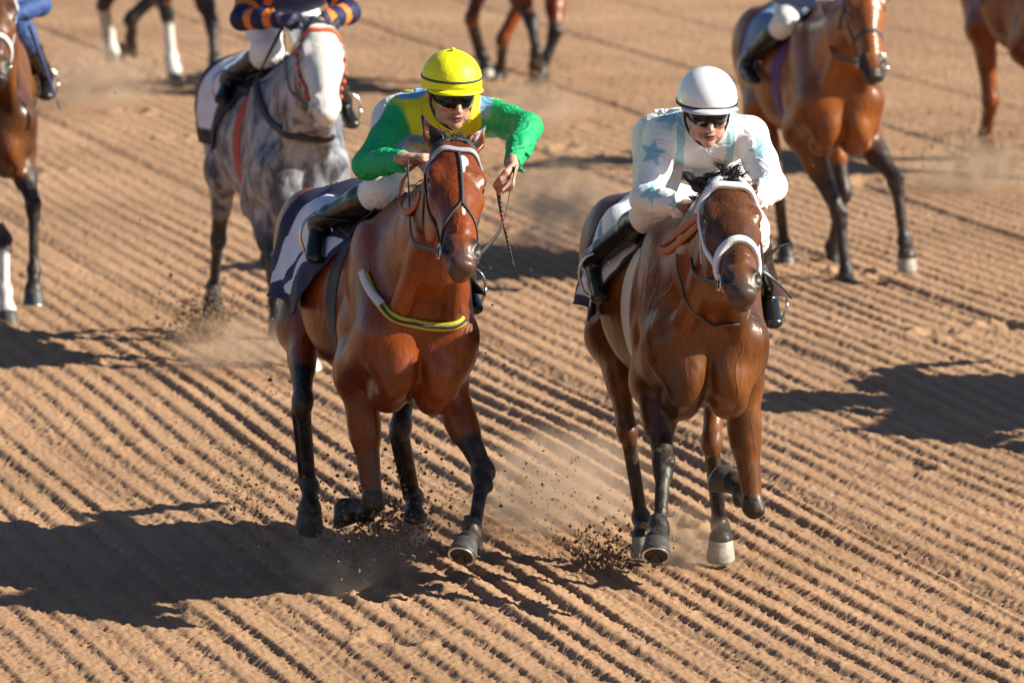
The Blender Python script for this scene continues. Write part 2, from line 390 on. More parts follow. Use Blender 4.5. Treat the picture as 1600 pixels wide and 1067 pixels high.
# ------------------------------------------------------------------ the track
GA = R(13.8)                      # harrow lines run with the track, 14 degrees off the view
def ground_h(x, y):
    q = x * math.cos(GA) + y * math.sin(GA); p = -x * math.sin(GA) + y * math.cos(GA)
    wob = (vn(q * 1.1, p * .35, 3) - .5) * .08 + (vn(q * 3, p * .8, 4) - .5) * .022
    u = (q + wob) / .118; fr_ = u - np.floor(u); row = np.floor(u)
    hh = hsh(row, row * 0, 77)
    prof = np.where(fr_ < .78, .5 - .5 * np.cos(np.pi * fr_ / .78), .5 + .5 * np.cos(np.pi * (fr_ - .78) / .22))   # steeper on one flank
    prof = 1 - prof
    amp = .013 + .011 * hh ** 1.6
    wear = fbm(q * .8, p * .35, 9, 3); amp = amp * np.clip(.45 + 1.5 * (wear - .25), .6, 1.25)
    far = np.clip((y - 4) / 12, 0, 1); amp = amp * (1 - .45 * far)
    ht = prof * amp
    det = fbm(q * 14, p * 9, 21, 4) - .5; ht = ht + det * .0055
    cr = fbm(q * 75, p * 50, 31, 3); ht = ht + (np.clip(cr - .52, 0, 1)) * .042 * (1 - .4 * prof) + (vn(q * 130, p * 90, 8) - .5) * .005
    # a few deeper ruts between combs
    u2 = (q + wob) / 1.31 + .3; r2 = u2 - np.floor(u2); ht = ht - np.exp(-((r2 - .5) / .025) ** 2) * .018
    # hoof scars
    for (cx, cy, r, dp) in SCARS:
        d = np.sqrt((x - cx) ** 2 + ((y - cy) / 1.5) ** 2) / r
        ht = np.where(d < 2.2, ht - dp * np.exp(-d ** 2 * 1.5) + dp * .6 * np.exp(-((d - 1.25) / .3) ** 2) * (.5 + vn(x * 30, y * 30, 5)), ht)
    return ht
rs = random.Random(11)
SCARS = [(rs.uniform(-4.5, 4.5), rs.uniform(-2, 22), rs.uniform(.06, .12), rs.uniform(.012, .04)) for _ in range(80)]
def make_ground():
    na, nx = 900, 1080
    ang = np.linspace(R(11.2), R(3.6), na); Y = CAM.y + CAM.z / np.tan(ang)
    hw = (Y - CAM.y) * .094 + 2.3
    u = np.linspace(-1, 1, nx); X = hw[:, None] * u[None, :]; YY = np.repeat(Y[:, None], nx, 1)
    Zh = ground_h(X, YY)
    # skirt: the same sheet carried on outwards to the horizon
    X = np.concatenate([X[:, :1] - 400, X[:, :1] - 3, X, X[:, -1:] + 3, X[:, -1:] + 400], 1)
    YY = np.concatenate([YY[:, :1]] * 2 + [YY] + [YY[:, -1:]] * 2, 1); z0 = np.zeros((na, 1)) + .012
    Zh = np.concatenate([z0, z0, Zh, z0, z0], 1)
    def row(y, like): return X[like:like + 1], np.full((1, X.shape[1]), y), np.full((1, X.shape[1]), .012)
    parts = [row(-60, 0), row(Y[0] - 1, 0), (X, YY, Zh), row(Y[-1] + 3, -1 % na), row(500, -1 % na)]
    X, YY, Zh = [np.concatenate([p[i] for p in parts]) for i in range(3)]
    n, m = X.shape; V = np.stack([X, YY, Zh], 2).reshape(-1, 3)
    I = np.arange(n * m).reshape(n, m); Q = np.stack([I[:-1, :-1], I[:-1, 1:], I[1:, 1:], I[1:, :-1]], 2).reshape(-1, 4)
    g = bpy.data.materials.new('harrowed_dirt'); g.use_nodes = True; t = g.node_tree; b = t.nodes['Principled BSDF']; N = t.nodes.new; L = t.links.new
    tc = N('ShaderNodeTexCoord')
    n1 = N('ShaderNodeTexNoise'); n1.inputs['Scale'].default_value = .55; n1.inputs['Detail'].default_value = 8; n1.inputs['Roughness'].default_value = .62; L(tc.outputs['Object'], n1.inputs['Vector'])
    c1 = N('ShaderNodeValToRGB'); c1.color_ramp.elements[0].position = .3; c1.color_ramp.elements[1].position = .72
    c1.color_ramp.elements[0].color = (*DIRT[0], 1); c1.color_ramp.elements[1].color = (*DIRT[1], 1); L(n1.outputs[0], c1.inputs[0])
    n2 = N('ShaderNodeTexNoise'); n2.inputs['Scale'].default_value = 90; n2.inputs['Detail'].default_value = 6; n2.inputs['Roughness'].default_value = .7; L(tc.outputs['Object'], n2.inputs['Vector'])
    mr = N('ShaderNodeMapRange'); mr.inputs[1].default_value = .3; mr.inputs[2].default_value = .7; mr.inputs[3].default_value = .78; mr.inputs[4].default_value = 1.2; L(n2.outputs[0], mr.inputs[0])
    vm = N('ShaderNodeVectorMath'); vm.operation = 'SCALE'; L(c1.outputs[0], vm.inputs[0]); L(mr.outputs[0], vm.inputs['Scale']); L(vm.outputs[0], b.inputs['Base Color'])
    b.inputs['Roughness'].default_value = .95; b.inputs['Specular IOR Level'].default_value = .15
    bp = N('ShaderNodeBump'); bp.inputs['Strength'].default_value = .8; bp.inputs['Distance'].default_value = .008; L(n2.outputs[0], bp.inputs['Height']); L(bp.outputs[0], b.inputs['Normal'])
    o = mesh_obj('ground', V, Q[:, ::1], g); tag(o, kind='structure'); return o, g
DIRT = ((.275, .160, .096), (.44, .260, .160))
ground, DIRTM = make_ground()
# ------------------------------------------------------------------ horses
class Frame:
    def __init__(s, breast_px, height, yaw, roll=0, pitch=0, dz=-.06):
        s.F = Vector((math.sin(yaw), -math.cos(yaw), 0)); s.L = Vector((math.cos(yaw), math.sin(yaw), 0)); s.Z = Vector((0, 0, 1))
        s.dz = dz; s.roll = roll; s.pitch = pitch; s.O = Vector((0, 0, 0))
        B = at_h(breast_px[0], breast_px[1], height)
        s.O = Vector((B.x, B.y, 0)) - Vector((s.P(.45, 0, 1.02).x, s.P(.45, 0, 1.02).y, 0))
    def P(s, f, l, u):
        v = u - 1.2
        l, v = l * math.cos(s.roll) + v * math.sin(s.roll), -l * math.sin(s.roll) + v * math.cos(s.roll)
        f, v = f * math.cos(s.pitch) - v * math.sin(s.pitch), f * math.sin(s.pitch) + v * math.cos(s.pitch)
        return s.O + s.F * f + s.L * l + s.Z * (v + 1.2 + s.dz)
    def d(s, f, l, u): return (s.F * f + s.L * l + s.Z * u).normalized()
BL = (0, 0, 0)

def hoof(fr, cor, leg, parent, hmat):
    """hoof with concave sole and a racing plate; a = direction the sole faces, t = toe"""
    a = fr.d(*leg['a']); t = fr.d(*leg['t']); t = (t - a * t.dot(a)).normalized(); s = a.cross(t)
    n = 28
    def ring(h, rw, rl, fw):
        return [cor + a * h * .95 + t * (fw + math.cos(q) * rl * .93) + s * (math.sin(q) * rw * .93 * (1 - .12 * max(0, -math.cos(q)))) for q in [2 * math.pi * k / n for k in range(n)]]
    mb = MB()
    mb.rings([ring(-.012, .036, .038, -.004), ring(-.006, .046, .048, .0), ring(.004, .049, .052, .002), ring(.028, .052, .056, .008), ring(.045, .056, .060, .012), ring(.062, .0575, .0615, .017), ring(.070, .0570, .061, .020), ring(.074, .053, .057, .020), ring(.074, .045, .048, .020)], cap1=False)
    o = mb.build('hoof', hmat, parent)
    ms = MB(); ms.rings([ring(.0735, .047, .050, .022), ring(.0665, .041, .042, .020), ring(.067, .018, .014, .015)], cap0=False)
    ms.add([cor + a * .0705 + t * (-.02) + s * x for x in (-.022, .022)] + [cor + a * .068 + t * .034], [(0, 1, 2)])
    ms.build('sole', SOLE, o)
    pl = MB(); ang = [R(-140 + 280 * k / 26) for k in range(27)]
    rr = []
    for q in ang:
        c = lambda r, h: cor + a * h * .95 + t * (.020 + math.cos(q) * (r + .003) * .93) + s * (math.sin(q) * r * .93)
        rr.append([c(.044, .0745), c(.0535, .0745), c(.0540, .0785), c(.046, .0785)])
    pl.rings(rr); pl.build('horseshoe', ALU, o, smooth=False)

def limb(B, fr, leg, front, side, info):
    """adds one leg to the implicit body, returns the coronet"""
    P = fr.P; dk = lambda x: (x, 0, 0)
    lt = leg.get('lt', 1.0); B.lt = lt; dark = leg.get('dark', (0.0, .9, 1)); sock = leg.get('sock', 0)
    cs = lambda x, low=False: (x, 1.0 if (sock and low) else 0, 0)
    if front:
        sh = P(.34, side * .128, 1.12); el = leg.get('elbow'); el = P(*el) if el else P(.06, side * .155, .93)
        kn = reach(el, *leg['knee'][:2], .40, leg['knee'][2], 'knee')
        ft = reach(kn, *leg['fet'][:2], .28, leg['fet'][2], 'fetlock')
        co = reach(ft, *leg['cor'][:2], .115, leg['cor'][2], 'coronet')
        fw = fr.F
        ax = (kn - el).normalized(); bk = (-fw - ax * (-fw).dot(ax)).normalized(); sd = ax.cross(bk)
        B.cone(sh, el, .092, .090, .05, dk(0))                       # upper arm
        B.loft(el + fr.Z * .05, el + ax * .22, .074, .100, .054, .062, fr.L, .05, dk(dark[0]))
        B.loft(el + ax * .18, kn - ax * .03, .052, .056, .036, .038, fr.L, .03, dk(dark[1]))
        B.ell(el + ax * .10 + fr.F * .025 + fr.L * side * .02, (sd, bk, ax), (.044, .046, .13), .014, dk(dark[0]))   # extensor
        B.ell(el + ax * .07 - fr.F * .05, (sd, bk, ax), (.050, .045, .11), .016, dk(dark[0]))
        B.ell(kn, (sd, bk, ax), (.043, .044, .050), .010, cs(dark[2]))
        for q_ in (-1, 1): B.ell(kn + sd * q_ * .018 - bk * .022 + ax * .02 * q_, (sd, bk, ax), (.020, .018, .022), .006, cs(dark[2]))
        B.ell(kn + bk * .02, (sd, bk, ax), (.026, .03, .03), .015, cs(dark[1]))
        a2 = (ft - kn).normalized(); b2 = (bk - a2 * bk.dot(a2)).normalized() if abs(bk.dot(a2)) < .98 else sd.cross(a2)
        B.loft(kn, ft, .027, .026, .024, .024, sd, .015, cs(dark[2], True))
        if abs(bk.dot(a2)) < .98: B.loft(kn + b2 * .030 + a2 * .03, ft + b2 * .026, .014, .013, .014, .014, sd, .005, cs(dark[2], True))
        B.ell(kn + a2 * .05, (sd, a2.cross(sd), a2), (.033, .030, .04), .02, cs(dark[2]))
    else:
        hp = P(-.88, side * .13, 1.27); st = leg.get('stifle'); st = P(*st) if st else P(-.70, side * .19, 1.0)
        kn = reach(st, *leg['knee'][:2], .44, leg['knee'][2], 'hock')
        ft = reach(kn, *leg['fet'][:2], .36, leg['fet'][2], 'h.fetlock')
        co = reach(ft, *leg['cor'][:2], .115, leg['cor'][2], 'h.coronet')
        ax = (kn - st).normalized(); a2 = (ft - kn).normalized()
        back = (a2 - ax); back = -back if back.dot(fr.F) > 0 else back
        back = (ax * -1 - a2 * -1) if back.length < .1 else back
        bk = (-fr.F - ax * (-fr.F).dot(ax)); bk = bk.normalized() if bk.length > .15 else -fr.Z
        sd = ax.cross(bk)
        B.loft(hp, st, .125, .21, .088, .125, fr.L, .08, dk(0))          # thigh
        B.loft(hp - fr.F * .17 + fr.Z * .0, st - fr.F * .10 - fr.Z * .05 , .095, .13, .07, .09, fr.L, .07, dk(0))  # hamstrings
        B.ell(st, (fr.L, fr.F, fr.Z), (.085, .09, .10), .05, dk(0))
        B.loft(st - fr.Z * .02, st + ax * .25, .068, .105, .042, .060, fr.L, .05, dk(dark[0]))     # gaskin
        B.loft(st + ax * .2, kn - ax * .02, .044, .056, .034, .042, fr.L, .03, dk(dark[1]))
        B.ell(st + ax * .13 + bk * .03, (sd, bk, ax), (.050, .050, .14), .016, dk(dark[0]))
        B.cone(st + ax * .2 + bk * .075, kn + bk * .05 - ax * .03, .018, .016, .02, dk(dark[1]))   # achilles
        B.ell(kn, (sd, bk, ax), (.040, .052, .062), .018, cs(dark[1]))
        B.ell(kn + bk * .05 - ax * .02, (sd, bk, ax), (.024, .028, .036), .018, cs(dark[1]))   # point of hock
        b2 = (bk - a2 * bk.dot(a2)); b2 = b2.normalized() if b2.length > .1 else sd.cross(a2)
        B.loft(kn, ft, .028, .032, .024, .026, sd, .018, cs(dark[2], True))
        B.loft(kn + b2 * .036 + a2 * .04, ft + b2 * .028, .015, .014, .015, .015, sd, .005, cs(dark[2], True))
    a3 = (co - ft).normalized()
    bb = (-fr.F - a3 * (-fr.F).dot(a3)); bb = bb.normalized() if bb.length > .2 else fr.Z
    B.ell(ft, (fr.L, a3, bb), (.036, .038, .037), .014, cs(dark[2], True))
    B.ell(ft + bb * .022 , (fr.L, a3, bb), (.024, .026, .024), .015, cs(dark[2], True))
    B.cone(ft, co, .029, .034, .02, cs(dark[2], True))
    B.cone(co - a3 * .01, co + fr.d(*leg['a']) * .004, .043, .043, .02, cs(dark[2], True))
    info.append((kn, ft, co)); return co

def make_horse(S):
    fr = Frame(S['breast'], S.get('bh', .85), R(S['yaw']), R(S.get('roll', 0)), R(S.get('pitch', 0)), S.get('dz', -.17))
    P = fr.P; F_, L_, Z_ = fr.F, fr.L, fr.Z; h = S.get('h', .0085)
    print(S['name'], 'origin', tuple(round(v, 2) for v in fr.O))
    poll = S['poll']; nb = P(.20, 0, 1.30)
    poll = reach(P(.12, 0, 1.42), poll[0], poll[1], S.get('neck', .78), 1, 'poll')
    muz = reach(poll, S['muzzle'][0], S['muzzle'][1], .56, S['muzzle'][2] if len(S['muzzle']) > 2 else 1, 'muzzle')
    d = (muz - poll).normalized()
    tilt = S.get('htilt', 0)
    s0 = (L_ - d * L_.dot(d)).normalized(); n0 = s0.cross(d); n0 = -n0 if n0.dot(F_) < 0 else n0
    hs = s0 * math.cos(R(tilt)) + n0 * math.sin(R(tilt)); hn = n0 * math.cos(R(tilt)) - s0 * math.sin(R(tilt))
    H = lambda t, s, n: poll + d * t + hs * s + hn * n
    # bounds
    pts = [poll, muz, P(-1.3, -.35, 1.3), P(-1.3, .35, 1.7), P(.6, -.35, .7), P(.6, .35, 1)]
    for lg in S['legs']:
        for k in ('knee', 'fet', 'cor'): pass
    lo = [min(p[i] for p in pts) - .22 for i in range(3)]; hi = [max(p[i] for p in pts) + .2 for i in range(3)]
    lo[2] = -.05; lo[1] -= .3; lo[0] -= .08; hi[0] += .08
    B = Sdf(lo, hi, h, 3); B.col = BL
    dk = (0, 0, 0)
    # trunk
    B.loft(P(.20, 0, 1.12), P(-.05, 0, 1.17), .155, .27, .205, .345, L_, .05, dk)
    B.loft(P(-.05, 0, 1.17), P(-.38, 0, 1.18), .205, .345, .285, .315, L_, .06, dk)
    B.loft(P(-.38, 0, 1.18), P(-.72, 0, 1.27), .285, .315, .245, .235, L_, .06, dk)
    B.loft(P(-.72, 0, 1.25), P(-1.0, 0, 1.30), .225, .255, .19, .22, L_, .06, dk)
    B.loft(P(.10, 0, 1.40), P(-.20, 0, 1.42), .07, .17, .085, .13, L_, .09, dk)      # withers
    B.ell(P(-.80, 0, 1.43), (L_, F_, Z_), (.19, .26, .14), .07, dk)                # croup
    for sd in (-1, 1):
        fl = [P, sd]
        B.ell(P(-.64, sd * .178, 1.42), (L_, F_, Z_), (.075, .10, .085), .05, dk)     # point of hip
        B.ell(P(-.92, sd * .165, 1.30), (L_, F_, Z_), (.140, .23, .22), .05, dk)      # gluteal mass
        B.ell(P(-1.08, sd * .13, 1.22), (L_, F_, Z_), (.10, .13, .22), .08, dk)
        up = (Z_ * .9 - F_ * .42).normalized(); fo = (F_ * .9 + Z_ * .42).normalized()
        B.ell(P(.12, sd * .148, 1.24), (L_, fo, up), (.075, .15, .27), .035, dk)      # shoulder blade
        B.ell(P(.27, sd * .130, 1.10), (L_, F_, Z_), (.080, .11, .17), .07, dk)      # point of shoulder
        B.ell(P(.02, sd * .172, 1.10), (L_, F_, Z_), (.065, .12, .13), .022, dk)       # triceps
        B.ell(P(.36, sd * .078, .985), (L_, F_, (Z_ + L_ * sd * .35).normalized()), (.078, .092, .105), .032, dk)    # breast muscle
        B.ell(P(.27, sd * .085, .90), (L_, F_, Z_), (.075, .10, .08), .025, dk)
        B.loft(P(.38, sd * .06, 1.16), P(.36, sd * .13, 1.02), .05, .05, .055, .055, F_, .05, dk)
    B.ell(P(.29, 0, 1.12), (L_, F_, Z_), (.16, .12, .19), .06, dk)
    B.cut(P(.46, 0, .98), (L_, F_, Z_), (.012, .06, .13), .025)
    # neck
    nm = S.get('neckmid'); mid = (nb + poll) / 2 + hn * 0
    mid = P(.46, 0, 1.40) * .5 + mid * .5 if nm is None else reach(nb, nm[0], nm[1], .38, 1, 'neckmid')
    th = H(.10, 0, -.11)
    B.loft(nb - F_ * .08, mid, .170, .27, .122, .19, L_, .08, dk)
    B.loft(mid, th, .118, .19, .078, .125, hs, .05, dk)
    B.loft(P(.02, 0, 1.52), mid + (poll - th) * .95, .045, .07, .04, .06, L_, .06, dk)
    B.loft(mid + (poll - th) * .9, H(-.01, 0, -.06), .045, .06, .04, .05, hs, .05, dk)
    for sd in (-1, 1):
        B.loft(P(.34, sd * .10, 1.12), th + hs * sd * .045 - (poll - th) * .2, .045, .055, .025, .035, L_, .020, dk)   # brachiocephalic muscle
    # legs
    info = []; cors = []
    B.grow = S.get('grow', 0)
    for lg in S['legs']: cors.append(limb(B, fr, lg, lg['k'][0] == 'f', 1 if lg['k'][1] == 'l' else -1, info))
    B.grow = 0
    # head
    w = S.get('hw', 1.14)
    mz = (S.get('mz', .85), 0, 0)
    B.loft(H(.0, 0, -.075), H(.13, 0, -.10), .055 * w, .075, .083 * w, .105, hs, .03, dk)
    B.loft(H(.10, 0, -.075), H(.24, 0, -.085), .086 * w, .078, .076 * w, .085, hs, .025, dk)
    B.loft(H(.22, 0, -.09), H(.38, 0, -.078), .076 * w, .092, .054 * w, .072, hs, .02, dk)
    B.loft(H(.36, 0, -.074), H(.49, 0, -.068), .054 * w, .070, .054 * w, .060, hs, .02, dk)
    B.loft(H(.485, 0, -.068), H(.535, 0, -.075), .052 * w, .058, .046 * w, .048, hs, .02, mz)
    B.loft(H(.18, 0, -.03), H(.42, 0, -.025), .030 * w, .026, .026 * w, .022, hs, .02, dk)    # nasal bone
    for sd in (-1, 1):
        B.ell(H(.215, sd * .056, -.175), (d, hs, hn), (.115, .030, .10), .025, dk)        # cheek
        B.ell(H(.145, sd * .072 * w, -.038), (d, hs, hn), (.042, .024, .022), .035, dk)      # brow
        B.ell(H(.215, sd * .074 * w, -.066), (d, hs, hn), (.030, .014, .016), .03, dk)       # below the eye
        B.loft(H(.24, sd * .066, -.085), H(.34, sd * .050, -.08), .012, .012, .008, .008, hs, .02, dk)   # facial crest
        B.ell(H(.488, sd * .045, -.042), ((d - hs * sd * .2).normalized(), hs, hn), (.044, .027, .030), .016, mz)   # nostril rim
        B.ell(H(.02, sd * .045, -.05), (d, hs, hn), (.05, .03, .05), .03, dk)
        B.cut(H(.180, sd * .092 * w, -.052), (d, hs, hn), (.022, .018, .017), .01, (1, 0, 0))     # eye socket
    B.ell(H(.565, 0, -.052), (d, hs, hn), (.028, .046, .036), .016, mz)    # upper lip
    B.ell(H(.555, 0, -.100), (d, hs, hn), (.034, .036, .026), .008, mz)    # lower lip and chin
    B.ell(H(.535, 0, -.125), (d, hs, hn), (.024, .024, .018), .014, mz)
    for sd in (-1, 1):
        nd = (d - hs * sd * .45 + hn * .15).normalized(); e1 = hs.cross(nd).normalized()
        B.cut(H(.503, sd * .062, -.026), (nd, nd.cross(e1), e1), (.030, .020, .020), .008, (1, 0, 0))
    if S.get('open'): B.cut(H(.575, 0, -.078), (d, hs, hn), (.025, .034, .006), .006, (1, 0, 0))
    # ears
    for i, sd in ((0, -1), (1, 1)):
        out, fwd, ln = S.get('ears', ((.45, .0, .135), (.45, .0, .135)))[i]
        e = (-d + hs * sd * out + hn * fwd).normalized(); b0 = H(.012, sd * .050, -.050)
        face = (hn + hs * sd * .35); face = (face - e * face.dot(e)).normalized(); sx = e.cross(face)
        B.loft(b0 - e * .01, b0 + e * ln * .5, .026, .020, .034, .018, sx, .018, dk)
        B.loft(b0 + e * ln * .45, b0 + e * ln, .033, .018, .007, .007, sx, .012, dk)
        B.cut(b0 + e * ln * .55 + face * .024, (e, sx, face), (ln * .40, .022, .026), .008, (.55, 0, 0))
        B.tint(b0 + e * ln * 1.05, (e, sx, face), (.05, .05, .05), (.9, None, None))
    for (t, s_, n_, r1, r2) in S.get('white', []): B.tint(H(t, s_, n_), (d, hs, hn), (r1, r2, .05), (0, 1, None), .5)
    for (f, l, u, r, v) in S.get('tints', []): B.tint(P(f, l, u), (F_, L_, Z_), (r, r, r), (v, None, None), .8)
    if S.get('muzzpink'): B.tint(H(.545, 0, -.06), (d, hs, hn), (.085, .08, .09), (.3, 0, .8), .6)
    if 'face' in S: B.tint(H(.27, 0, -.04), (d, hs, hn), (.40, .14, .16), (0, S['face'], None), .5)
    V, Q, C = B.mesh()
    # dark wash down the nose where the coat itself darkens
    root = empty(S['name'], fr.O)
    tag(root, S['label'], 'horse', 'racehorses galloping down the track')
    body = mesh_obj('body', V, Q, S['coat'], root, C)
    bvh = bvh_of(V, Q)
    for lg, co in zip(S['legs'], cors): hoof(fr, co, lg, root, lg.get('hm', HOOF))
    for sd in (-1, 1):
        mb = MB(); mb.ball(H(.180, sd * .0715 * w, -.050), (d, hs, hn), (.0195, .0195, .0185)); mb.build('eye', EYE, root)
    # mane, forelock and tail
    rnd = random.Random(S.get('seed', 3))
    mb = MB(); crest = [P(.02, 0, 1.56), mid + (poll - th) * 1.25, H(-.02, 0, -.01)]
    cs_ = smooth_path(crest, 12)
    for i in range(S.get('nmane', 260)):
        q = rnd.random(); b0 = cs_[min(int(q * len(cs_)), len(cs_) - 1)] + L_ * rnd.uniform(-.02, .02)
        ln = rnd.uniform(.05, .10); sdv = S.get('mside', -1)
        v = (L_ * sdv * rnd.uniform(.3, 1) - F_ * rnd.uniform(.2, .8) + Z_ * rnd.uniform(-.4, .3)).normalized()
        p = [b0 - Z_ * .02, b0 + v * ln * .5 + Z_ * .015, b0 + v * ln - Z_ * rnd.uniform(0, .05)]
        mb.tube(smooth_path(p, 3), [.0045, .0045, .004, .0035, .003, .002, .001], 4, flat=.5)
    for (sx_, hgt, ln, cnt) in S.get('tufts', []):
        cl = []
        for _ in range(max(6, cnt // 9)):
            c0_ = H(rnd.uniform(-.02, .03), sx_ + rnd.uniform(-.05, .05), -.02)
            v = (-d * hgt + hs * rnd.uniform(-.8, .8) + hn * rnd.uniform(-.6, .5)).normalized(); l2 = ln * rnd.uniform(.45, 1.05)
            cl.append((c0_, c0_ + v * l2 * .6, c0_ + v * l2 + (hs * rnd.uniform(-.8, .8) + hn * rnd.uniform(-.1, .7) + d * .3) * l2 * .45))
        for i in range(cnt * 4):
            a_, b_, c_ = rnd.choice(cl); j = lambda s_: Vector((rnd.gauss(0, s_), rnd.gauss(0, s_), rnd.gauss(0, s_)))
            p = smooth_path([a_ + j(.012), b_ + j(.009), c_ + j(.011)], 4); k_ = rnd.uniform(.0014, .003)
            mb.tube(p, [k_ * (1.1 - q_ / len(p)) for q_ in range(len(p))], 3)
    mb.build('mane', HAIR, root)
    mb = MB(); tb = P(-1.16, 0, 1.44); td = S.get('tail', (0, .3))
    for i in range(70):
        o = L_ * rnd.uniform(-.03, .03) + Z_ * rnd.uniform(-.03, .03); k = rnd.uniform(.7, 1)
        sp = L_ * (rnd.uniform(-.12, .12) + td[0])
        p = smooth_path([tb + F_ * .05 + o, tb - F_ * .16 + o * 1.5 + Z_ * .02, tb - F_ * .38 * k + sp * .5 - Z_ * .06, tb - F_ * .62 * k + sp - Z_ * (.24 * k + td[1] * .1)], 5)
        m_ = len(p); mb.tube(p, [.013 * (1 - .8 * (j / m_) ** 2) for j in range(m_)], 4)
    mb.build('tail', HAIR, root)
    return dict(root=root, fr=fr, H=H, d=d, hs=hs, hn=hn, bvh=bvh, info=info, poll=poll, muz=muz, S=S, body=body)

def pick(h, px, py):
    """the spot on the horse's skin seen at a picture point"""
    r = h['bvh'].ray_cast(CAM, ray(px, py))
    return r[0] if r[0] is not None else None

# ------------------------------------------------------------------ tack
def bridle(h, face, cheek, style, ring=True):
    H, bvh, root = h['H'], h['bvh'], h['root']; w = h['S'].get('hw', 1.14)
    o = None
    def put(name, P, wd, col, th=.003, par=None, closed=False, snap=True, n=6):
        mb = MB(); strap(mb, P, bvh, wd, th, .001, n, closed, col, snap); return mb.build(name, WEB, par, colored=True)
    br = empty('bridle', Vector((0, 0, 0)));  br.parent = root
    cw = style.get('w', .016)
    for sd in (-1, 1):
        put('cheek_strap', [H(-.005, sd * .03, .0), H(.05, sd * .10, -.06), H(.12, sd * .115, -.10), H(.22, sd * .10, -.115), H(.34, sd * .075, -.105), H(.445, sd * .06, -.095)], cw, cheek, style.get('th', .003), br)
        put('throat_lash', [H(.03, sd * .09, -.06), H(.10, sd * .11, -.14), H(.16, sd * .09, -.24), H(.17, sd * .02, -.29)], .010, cheek, .0025, br)
    put('browband', [H(.085, -.13 * w, -.09), H(.055, -.11, -.04), H(.045, -.06, .02), H(.043, 0, .03), H(.045, .06, .02), H(.055, .11, -.04), H(.085, .13 * w, -.09)], style.get('bw', .022), face, style.get('bth', .004), br)
    put('headpiece', [H(.03, -.08, -.07), H(-.012, -.05, .0), H(-.016, 0, .02), H(-.012, .05, .0), H(.03, .08, -.07)], .018, cheek, .003, br)
    if style.get('nose') == 'band':
        t = .345
        put('noseband', [H(t + .06, -.08, -.10), H(t + .03, -.075, -.06), H(t, -.045, .0), H(t - .008, 0, .03), H(t, .045, .0), H(t + .03, .075, -.06), H(t + .06, .08, -.10), H(t + .07, .05, -.18), H(t + .07, 0, -.2), H(t + .07, -.05, -.18)], style.get('nw', .026), face, style.get('bth', .006), br, closed=True)
    if style.get('nose') == 'cross':
        put('face_strap', [H(.05, 0, .03), H(.14, .006, .03), H(.24, .006, .03), H(.31, .004, .03)], .011, cheek, .0035, br)
        for sd in (-1, 1):
            put('face_strap', [H(.30, 0, .03), H(.33, sd * .025, .02), H(.37, sd * .05, -.02), H(.43, sd * .065, -.07), H(.455, sd * .062, -.09)], .009, cheek, .003, br)
    if style.get('nose') == 'dark':
        t = .33
        put('noseband', [H(t + .02, -.08, -.09), H(t, -.045, .0), H(t - .004, 0, .03), H(t, .045, .0), H(t + .02, .08, -.09), H(t + .04, .05, -.18), H(t + .04, 0, -.2), H(t + .04, -.05, -.18)], .02, cheek, .003, br, closed=True)
    if style.get('beads'):
        for sd in (-1, 1):
            for k in range(7):
                p = H(.06 + k * .055, sd * .12, -.10); q = bvh.find_nearest(p)
                mb = MB(); mb.ball(q[0] + q[1] * .012, ((1, 0, 0), (0, 1, 0), (0, 0, 1)), (.011, .011, .011), style['beads'], 8, 6); mb.build('bead', WEB, br, colored=True)
    rings = []
    for sd in (-1, 1):
        c = bvh.find_nearest(H(.465, sd * .07, -.088)); c = c[0] + c[1] * .008; rings.append(c)
        mb = MB(); q = [c + h['d'] * (.026 * math.cos(a)) + h['hn'] * (.026 * math.sin(a)) for a in [2 * math.pi * k / 20 for k in range(21)]]
        mb.tube(q, .0038, 6); mb.build('bit_ring', STEEL, br)
    put('chin_strap', [H(.47, -.055, -.10), H(.48, -.04, -.15), H(.48, 0, -.17), H(.48, .04, -.15), H(.47, .055, -.10)], .010, cheek, .003, br)
    return rings
def rein(h, P, col, w=.016, name='rein', th=.004):
    S = smooth_path(P, 8); mb = MB(); m = len(S); rr = []
    up = Vector((0, 0, 1))
    for i, p in enumerate(S):
        t = (S[min(i + 1, m - 1)] - S[max(i - 1, 0)]).normalized(); e = t.cross(h['fr'].L).normalized(); e2 = t.cross(e)
        rr.append([p + e * w / 2 + e2 * th / 2, p - e * w / 2 + e2 * th / 2, p - e * w / 2 - e2 * th / 2, p + e * w / 2 - e2 * th / 2])
    mb.rings(rr, col); return mb.build(name, WEB, h['root'], colored=True)
def wrap_hit(h, f, th, u0=1.2, far=.9):
    """skin point met going inward round the barrel: th = angle from the top line, + = horse's left"""
    P = h['fr'].P; c = P(f, 0, u0); o = P(f, math.sin(th) * far, u0 + math.cos(th) * far)
    r = h['bvh'].ray_cast(o, (c - o).normalized()); return (r[0], r[1]) if r[0] is not None else (c, (o - c).normalized())
